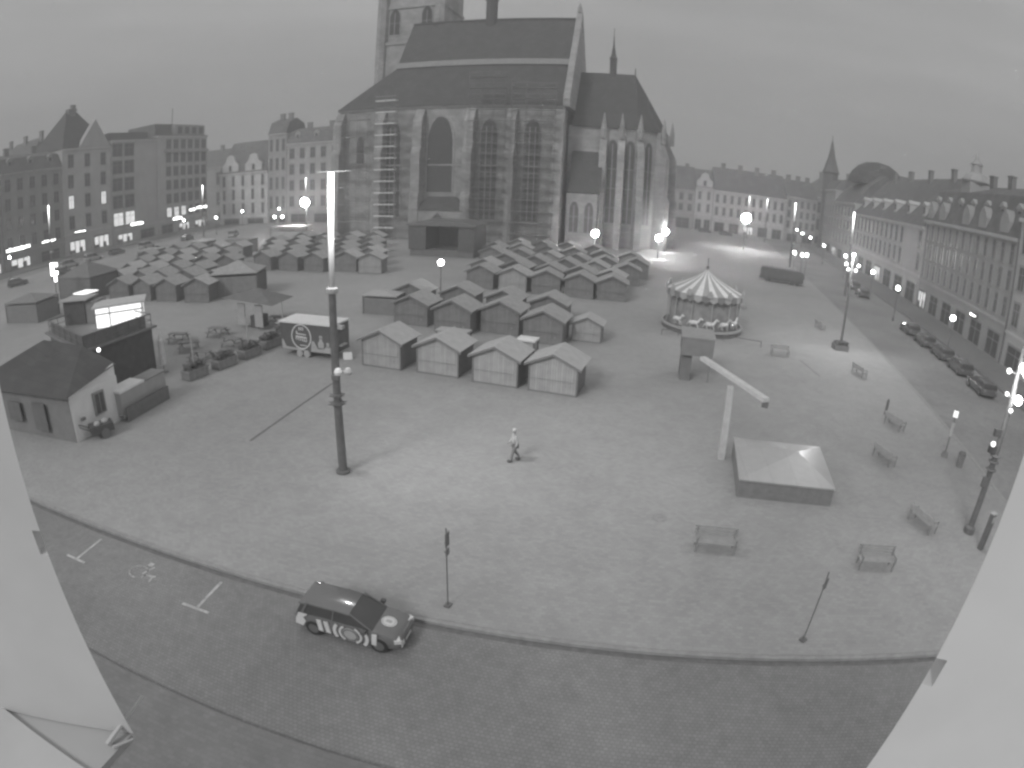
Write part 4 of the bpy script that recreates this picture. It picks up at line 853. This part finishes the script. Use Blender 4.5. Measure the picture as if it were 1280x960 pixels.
def green_house(L, Wd, Hh, inset=0.0, roof=False):
    hw = Wd/2; mb = MB()
    st = [(-.47*L, .86, .93, .94), (-.43*L, .80, .93, Hh*.93), (-.33*L, .76, .95, Hh), (-.08*L, .76, .95, Hh+.01), (.04*L, .75, .94, Hh*.985), (.25*L, .84, .90, .92)]
    if roof: st = [(-.445*L, .80, Hh*.90, Hh*.935), (-.33*L, .765, Hh*.93, Hh+.012), (-.08*L, .765, Hh*.94, Hh+.022), (.045*L, .755, Hh*.92, Hh*.99)]
    vs = []; fs = []; k = 6
    for x, w, z0, z1 in st:
        b = hw*(.9 if not roof else w+.02) ; w = hw*w
        vs += [(x, -b, z0), (x, -w, z1-.06*(z1 > z0+.1)), (x, -w*.85, z1), (x, w*.85, z1), (x, w, z1-.06*(z1 > z0+.1)), (x, b, z0)]
    for i in range(len(st)-1):
        for j in range(k): fs.append((i*k+j, i*k+(j+1) % k, (i+1)*k+(j+1) % k, (i+1)*k+j))
    fs.append(tuple(range(k))[::-1]); fs.append(tuple(range((len(st)-1)*k, len(st)*k))); mb.add(vs, fs); return mb
def make_car(label, loc, rz, paint, L=4.0, Wd=1.72, Hh=1.48, group='parked cars'):
    t = thing('parked_car', label, 'car', loc, R(rz), group)
    car_body(L, Wd, Hh, 0).build('body', paint, t, smooth=True)
    green_house(L, Wd, Hh).build('windows', mat('car_glass', .06, .12, 2, .05, coat=.3), t, smooth=True)
    green_house(L, Wd, Hh, roof=True).build('roof', paint, t, smooth=True)
    for s_ in (-1, 1):
        for (xa, za, ra, xb, r_p) in ((-.12, .93, .447, -.10, .035), (-.42, .93, .44, -.36, .06), (.24, .92, .43, .05, .035)):
            MB().tube((xa*L, s_*Wd*ra, za), (xb*L, s_*Wd*.385, Hh-.03), r_p, n=4).build('pillar', paint, t)
        MB().b2(.17*L, .21*L, s_*Wd*.5-.0, s_*(Wd*.5+.17), .9, 1.03).build('mirror', dark, t)
        MB().box(.455*L, s_*Wd*.36, .56, .22, .3, .16, s_*-.5).build('headlight', mat('headlamp_glass', .6, .15, 2, .05), t)
        MB().b2(-.5*L-.005, -.46*L, s_*Wd*.36-.13, s_*Wd*.36+.13, .62, .84).build('tail_light', mid, t)
        for x in (-.31*L, .31*L):
            w = MB().tube((x, s_*(Wd*.5-.2), .31), (x, s_*(Wd*.5+.012), .31), .31, n=20).build('wheel', mat('tyre_rubber', .03, .8, 5, .1), t)
            MB().tube((x, s_*(Wd*.5+.0), .31), (x, s_*(Wd*.5+.022), .31), .2, n=14).build('rim', metal, w)
    MB().b2(.5*L-.02, .5*L+.01, -.26, .26, .36, .47).build('number_plate', white, t)
    MB().b2(.49*L-.02, .5*L+.004, -.42, .42, .48, .56).build('grille', dark, t)
    return t
black = mat('black_paint', .11, .25, 2, .05, coat=.6); greyp = mat('grey_car_paint', .16, .3, 2, .05, coat=.5); silver = mat('silver_paint', .4, .35, 2, .05, metal=.3, coat=.4)
nc = make_car('dark hatchback with concentric pale arcs, roundels and stripes parked at the near kerb', (-7.0, 12.85, -.112), -1.5, mat('livery_paint', .14, .2, 2, .05, coat=.8))
nc.scale = (.9, .85, .8)
for w_ in nc.children:
    if w_.name.startswith('wheel'): w_.scale = (1, 1, .9/.8)
L = 4.0; ys = -.865
def side(poly, dy=0):
    mb = MB(); mb.xz(poly, ys-.012-dy, ys+.012-dy); return mb
mat('livery_white', .62, .4, 3, .08); cx, cz = .22, .58
def arcs(r0, r1, a0, a1, mbx, n=10):
    for i in range(n):
        b0, b1 = R(a0+(a1-a0)*i/n), R(a0+(a1-a0)*(i+1)/n)
        mbx.xz([(cx+r*math.cos(b), cz+r*math.sin(b)) for r, b in ((r0, b0), (r1, b0), (r1, b1), (r0, b1))], ys-.02, ys+.014)
for aa in ((.36, .44, 125, 235), (.36, .44, -62, 62), (.54, .66, 145, 210), (.56, .68, -38, 32)):
    q_ = MB(); arcs(*aa, q_, 8); q_.build('side_arc', mat('livery_white', .55), nc)
for x0, x1, b in ((-.72, -.54, .06), (-1.02, -.84, .03), (.98, 1.16, -.06)): MB().xz([(x0, .36), (x1, .34), (x1-b, .92), (x0-b, .9)], ys-.02, ys+.014).build('side_stripe', mat('livery_white', .55), nc)
pass
rd = MB(); rd.tube((cx, ys-.03, cz), (cx, ys+.012, cz), .31, n=28); rd.build('side_roundel', mat('livery_grey', .36, .4, 3, .08), nc)
r2 = MB()
for i in range(24):
    a0, a1 = 2*math.pi*i/24, 2*math.pi*(i+1)/24; r2.xz([(cx+.24*math.cos(a0), cz+.24*math.sin(a0)), (cx+.28*math.cos(a0), cz+.28*math.sin(a0)), (cx+.28*math.cos(a1), cz+.28*math.sin(a1)), (cx+.24*math.cos(a1), cz+.24*math.sin(a1))], ys-.036, ys-.03)
r2.build('side_roundel_ring', mat('livery_dark', .1, .4, 3, .08), nc)
MB().xz([(-1.95, .4), (-1.66, .34), (-1.52, .62), (-1.6, .8), (-1.42, .98), (-1.78, .96), (-1.9, .7)], ys-.0, ys+.06).build('rear_stripe', mat('livery_white', .55), nc)
MB().slab([(1.42, -.18, .884), (1.42, -.18, .884), (1.42, -.18, .884)], 0) if False else None
hd = MB(); hd.lathe([(.27, 0), (.27, .02)], 28); o = hd.build('hood_roundel', mat('livery_white', .55), nc, (1.33, .02, .862)); o.rotation_euler = (0, R(9), 0)
hd = MB(); 
for rr_ in (.21,): 
    for i in range(24):
        a0, a1 = 2*math.pi*i/24, 2*math.pi*(i+1)/24; hd.prism([(rr_*math.cos(a0), rr_*math.sin(a0)), ((rr_+.025)*math.cos(a0), (rr_+.025)*math.sin(a0)), ((rr_+.025)*math.cos(a1), (rr_+.025)*math.sin(a1)), (rr_*math.cos(a1), rr_*math.sin(a1))], 0, .004)
hd.box(0, 0, 0, .2, .14, .004).build('hood_roundel_ring', mat('livery_grey', .36), nc, (1.33, .02, .884)).rotation_euler = (0, R(9), 0)
MB().b2(1.99, 2.015, -.66, -.4, .36, .56).b2(1.9, 2.0, -.72, -.55, .57, .63).build('bumper_stripe', mat('livery_white', .55), nc)
cA = make_car('low dark car parked nearest on the right street', (34.6, 47.2, -.112), 83, black, 4.4, 1.8, 1.4)
cB = make_car('black car with glinting lamps on the left road', (-101.5, 62.5, 0), 62, black, 4.5, 1.8, 1.45)
cS = make_car('pale van-like car parked below the lit shops on the left', (-106.4, 80, 0), 80, silver, 4.7, 1.9, 1.75)
for i, (x, y) in enumerate(((35.6, 53.4), (36.2, 58.8), (36.6, 64.2), (37.2, 69.8), (40.5, 96), (42, 104))): dup(cA, (x, y, -.112), R(82), 'dark parked car, %s beyond the nearest on the right street' % ORD[i])
for i, (x, y) in enumerate(((-97.8, 71.5), (-107.5, 88), (-108, 96), (-106, 104.5), (-103.8, 117.5), (-92, 122))): dup(cS if i % 2 else cB, (x, y, 0), R(70+8*i), 'car on the left road, %s beyond the pale van-like one' % ORD[i])
for i, (x, y) in enumerate(((25, 196), (31.5, 193))): dup(cB, (x, y, 0), 0, '%s of two far dark cars below the pale gabled house' % ('left', 'right')[i])

# ------------------------------------------------------------------ the walker
def skin(name, pts, edges, m_, parent=None, root=0, sub=2):
    me = bpy.data.meshes.new(name); me.from_pydata([p[:3] for p in pts], edges, []); me.materials.append(m_)
    o = bpy.data.objects.new(name, me); C.objects.link(o); o.parent = parent
    s1 = o.modifiers.new('skin', 'SKIN'); s2 = o.modifiers.new('sub', 'SUBSURF'); s2.levels = sub; s2.render_levels = sub
    sv = me.skin_vertices[0].data
    for i, p in enumerate(pts): sv[i].radius = (p[3], p[4] if len(p) > 4 else p[3])
    sv[root].use_root = True
    return o
wk = tag(obj('person', None, None, (-4.4, 25.85, 0), R(205)), 'person in a pale jacket and dark trousers walking alone across the empty square', 'person')
skinm = mat('skin_tone', .3, .6, 5, .05); jacket = mat('pale_jacket', .46, .8, 6, .12); trous = mat('dark_trousers', .22, .8, 6, .12); hairm = mat('hair', .12, .7, 9, .2)
P = [(0, 0, .95, .15, .12), (0, 0, 1.15, .15, .11), (.02, 0, 1.38, .18, .11), (.03, 0, 1.5, .06), (.05, 0, 1.58, .055), (.06, 0, 1.68, .095, .08), (.05, 0, 1.76, .07),
     (0, .1, .9, .1), (.14, .1, .5, .065), (.2, .1, .1, .045), (.34, .1, .06, .035),
     (0, -.1, .9, .1), (-.04, -.1, .5, .065), (-.28, -.1, .16, .045), (-.18, -.1, .05, .035),
     (.02, .2, 1.42, .06), (-.06, .26, 1.15, .045), (.02, .26, .92, .033), (.06, .26, .84, .028),
     (.02, -.2, 1.42, .06), (.06, -.26, 1.15, .045), (.22, -.25, .96, .033), (.28, -.25, .9, .028)]
Ed = [(0, 1), (1, 2), (2, 3), (3, 4), (4, 5), (5, 6), (0, 7), (7, 8), (8, 9), (9, 10), (0, 11), (11, 12), (12, 13), (13, 14), (2, 15), (15, 16), (16, 17), (17, 18), (2, 19), (19, 20), (20, 21), (21, 22)]
wk.scale = (.93, .93, .93); skin('body', P, Ed, skinm, wk)
jk = [(p[0], p[1], p[2], p[3]+.025, (p[4] if len(p) > 4 else p[3])+.03) for p in P]
idx = [0, 1, 2, 15, 16, 17, 19, 20, 21]; mp_ = {k: i for i, k in enumerate(idx)}
skin('jacket', [jk[i] for i in idx], [(mp_[a], mp_[b]) for a, b in Ed if a in mp_ and b in mp_], jacket, wk)
idx = [0, 7, 8, 9, 11, 12, 13]; mp_ = {k: i for i, k in enumerate(idx)}
skin('trousers', [(jk[i][0], jk[i][1], jk[i][2]-(.04 if i == 0 else 0), jk[i][3]*.97, jk[i][4]*.97) for i in idx], [(mp_[a], mp_[b]) for a, b in Ed if a in mp_ and b in mp_], trous, wk)
for y, q in ((.1, (.27, .05)), (-.1, (-.2, .07))): MB().ball(0, 0, 0, .15, sz=.38).build('shoe', dark, wk, (q[0], y, q[1]))
MB().ball(.045, 0, 1.74, .115, sz=.85).build('hair', mat('pale_cap', .5, .8, 6, .1), wk)
for s_ in (-1, 1):
    for k in range(4): MB().tube((.06+.22*(s_ < 0)+k*.014, s_*.26+(k-1.5)*.012, .86+.06*(s_ < 0)), (.08+.22*(s_ < 0)+k*.018, s_*.26+(k-1.5)*.012, .79+.06*(s_ < 0)), .008, .006, 5).build('finger', skinm, wk)

# ------------------------------------------------------------------ haze
hz = MB().b2(-640, 640, -95, 780, -1.6, 112).build('haze', [], None)
hm_ = bpy.data.materials.new('haze_air'); hm_.use_nodes = True; q = hm_.node_tree; q.nodes.clear()
o_ = q.nodes.new('ShaderNodeOutputMaterial'); v_ = q.nodes.new('ShaderNodeVolumePrincipled'); v_.inputs['Color'].default_value = (.74, .74, .74, 1); v_.inputs['Density'].default_value = .0021
v_.inputs['Anisotropy'].default_value = .2
q.links.new(v_.outputs[0], o_.inputs['Volume']); hz.data.materials.append(hm_); tag(hz, kind='stuff')
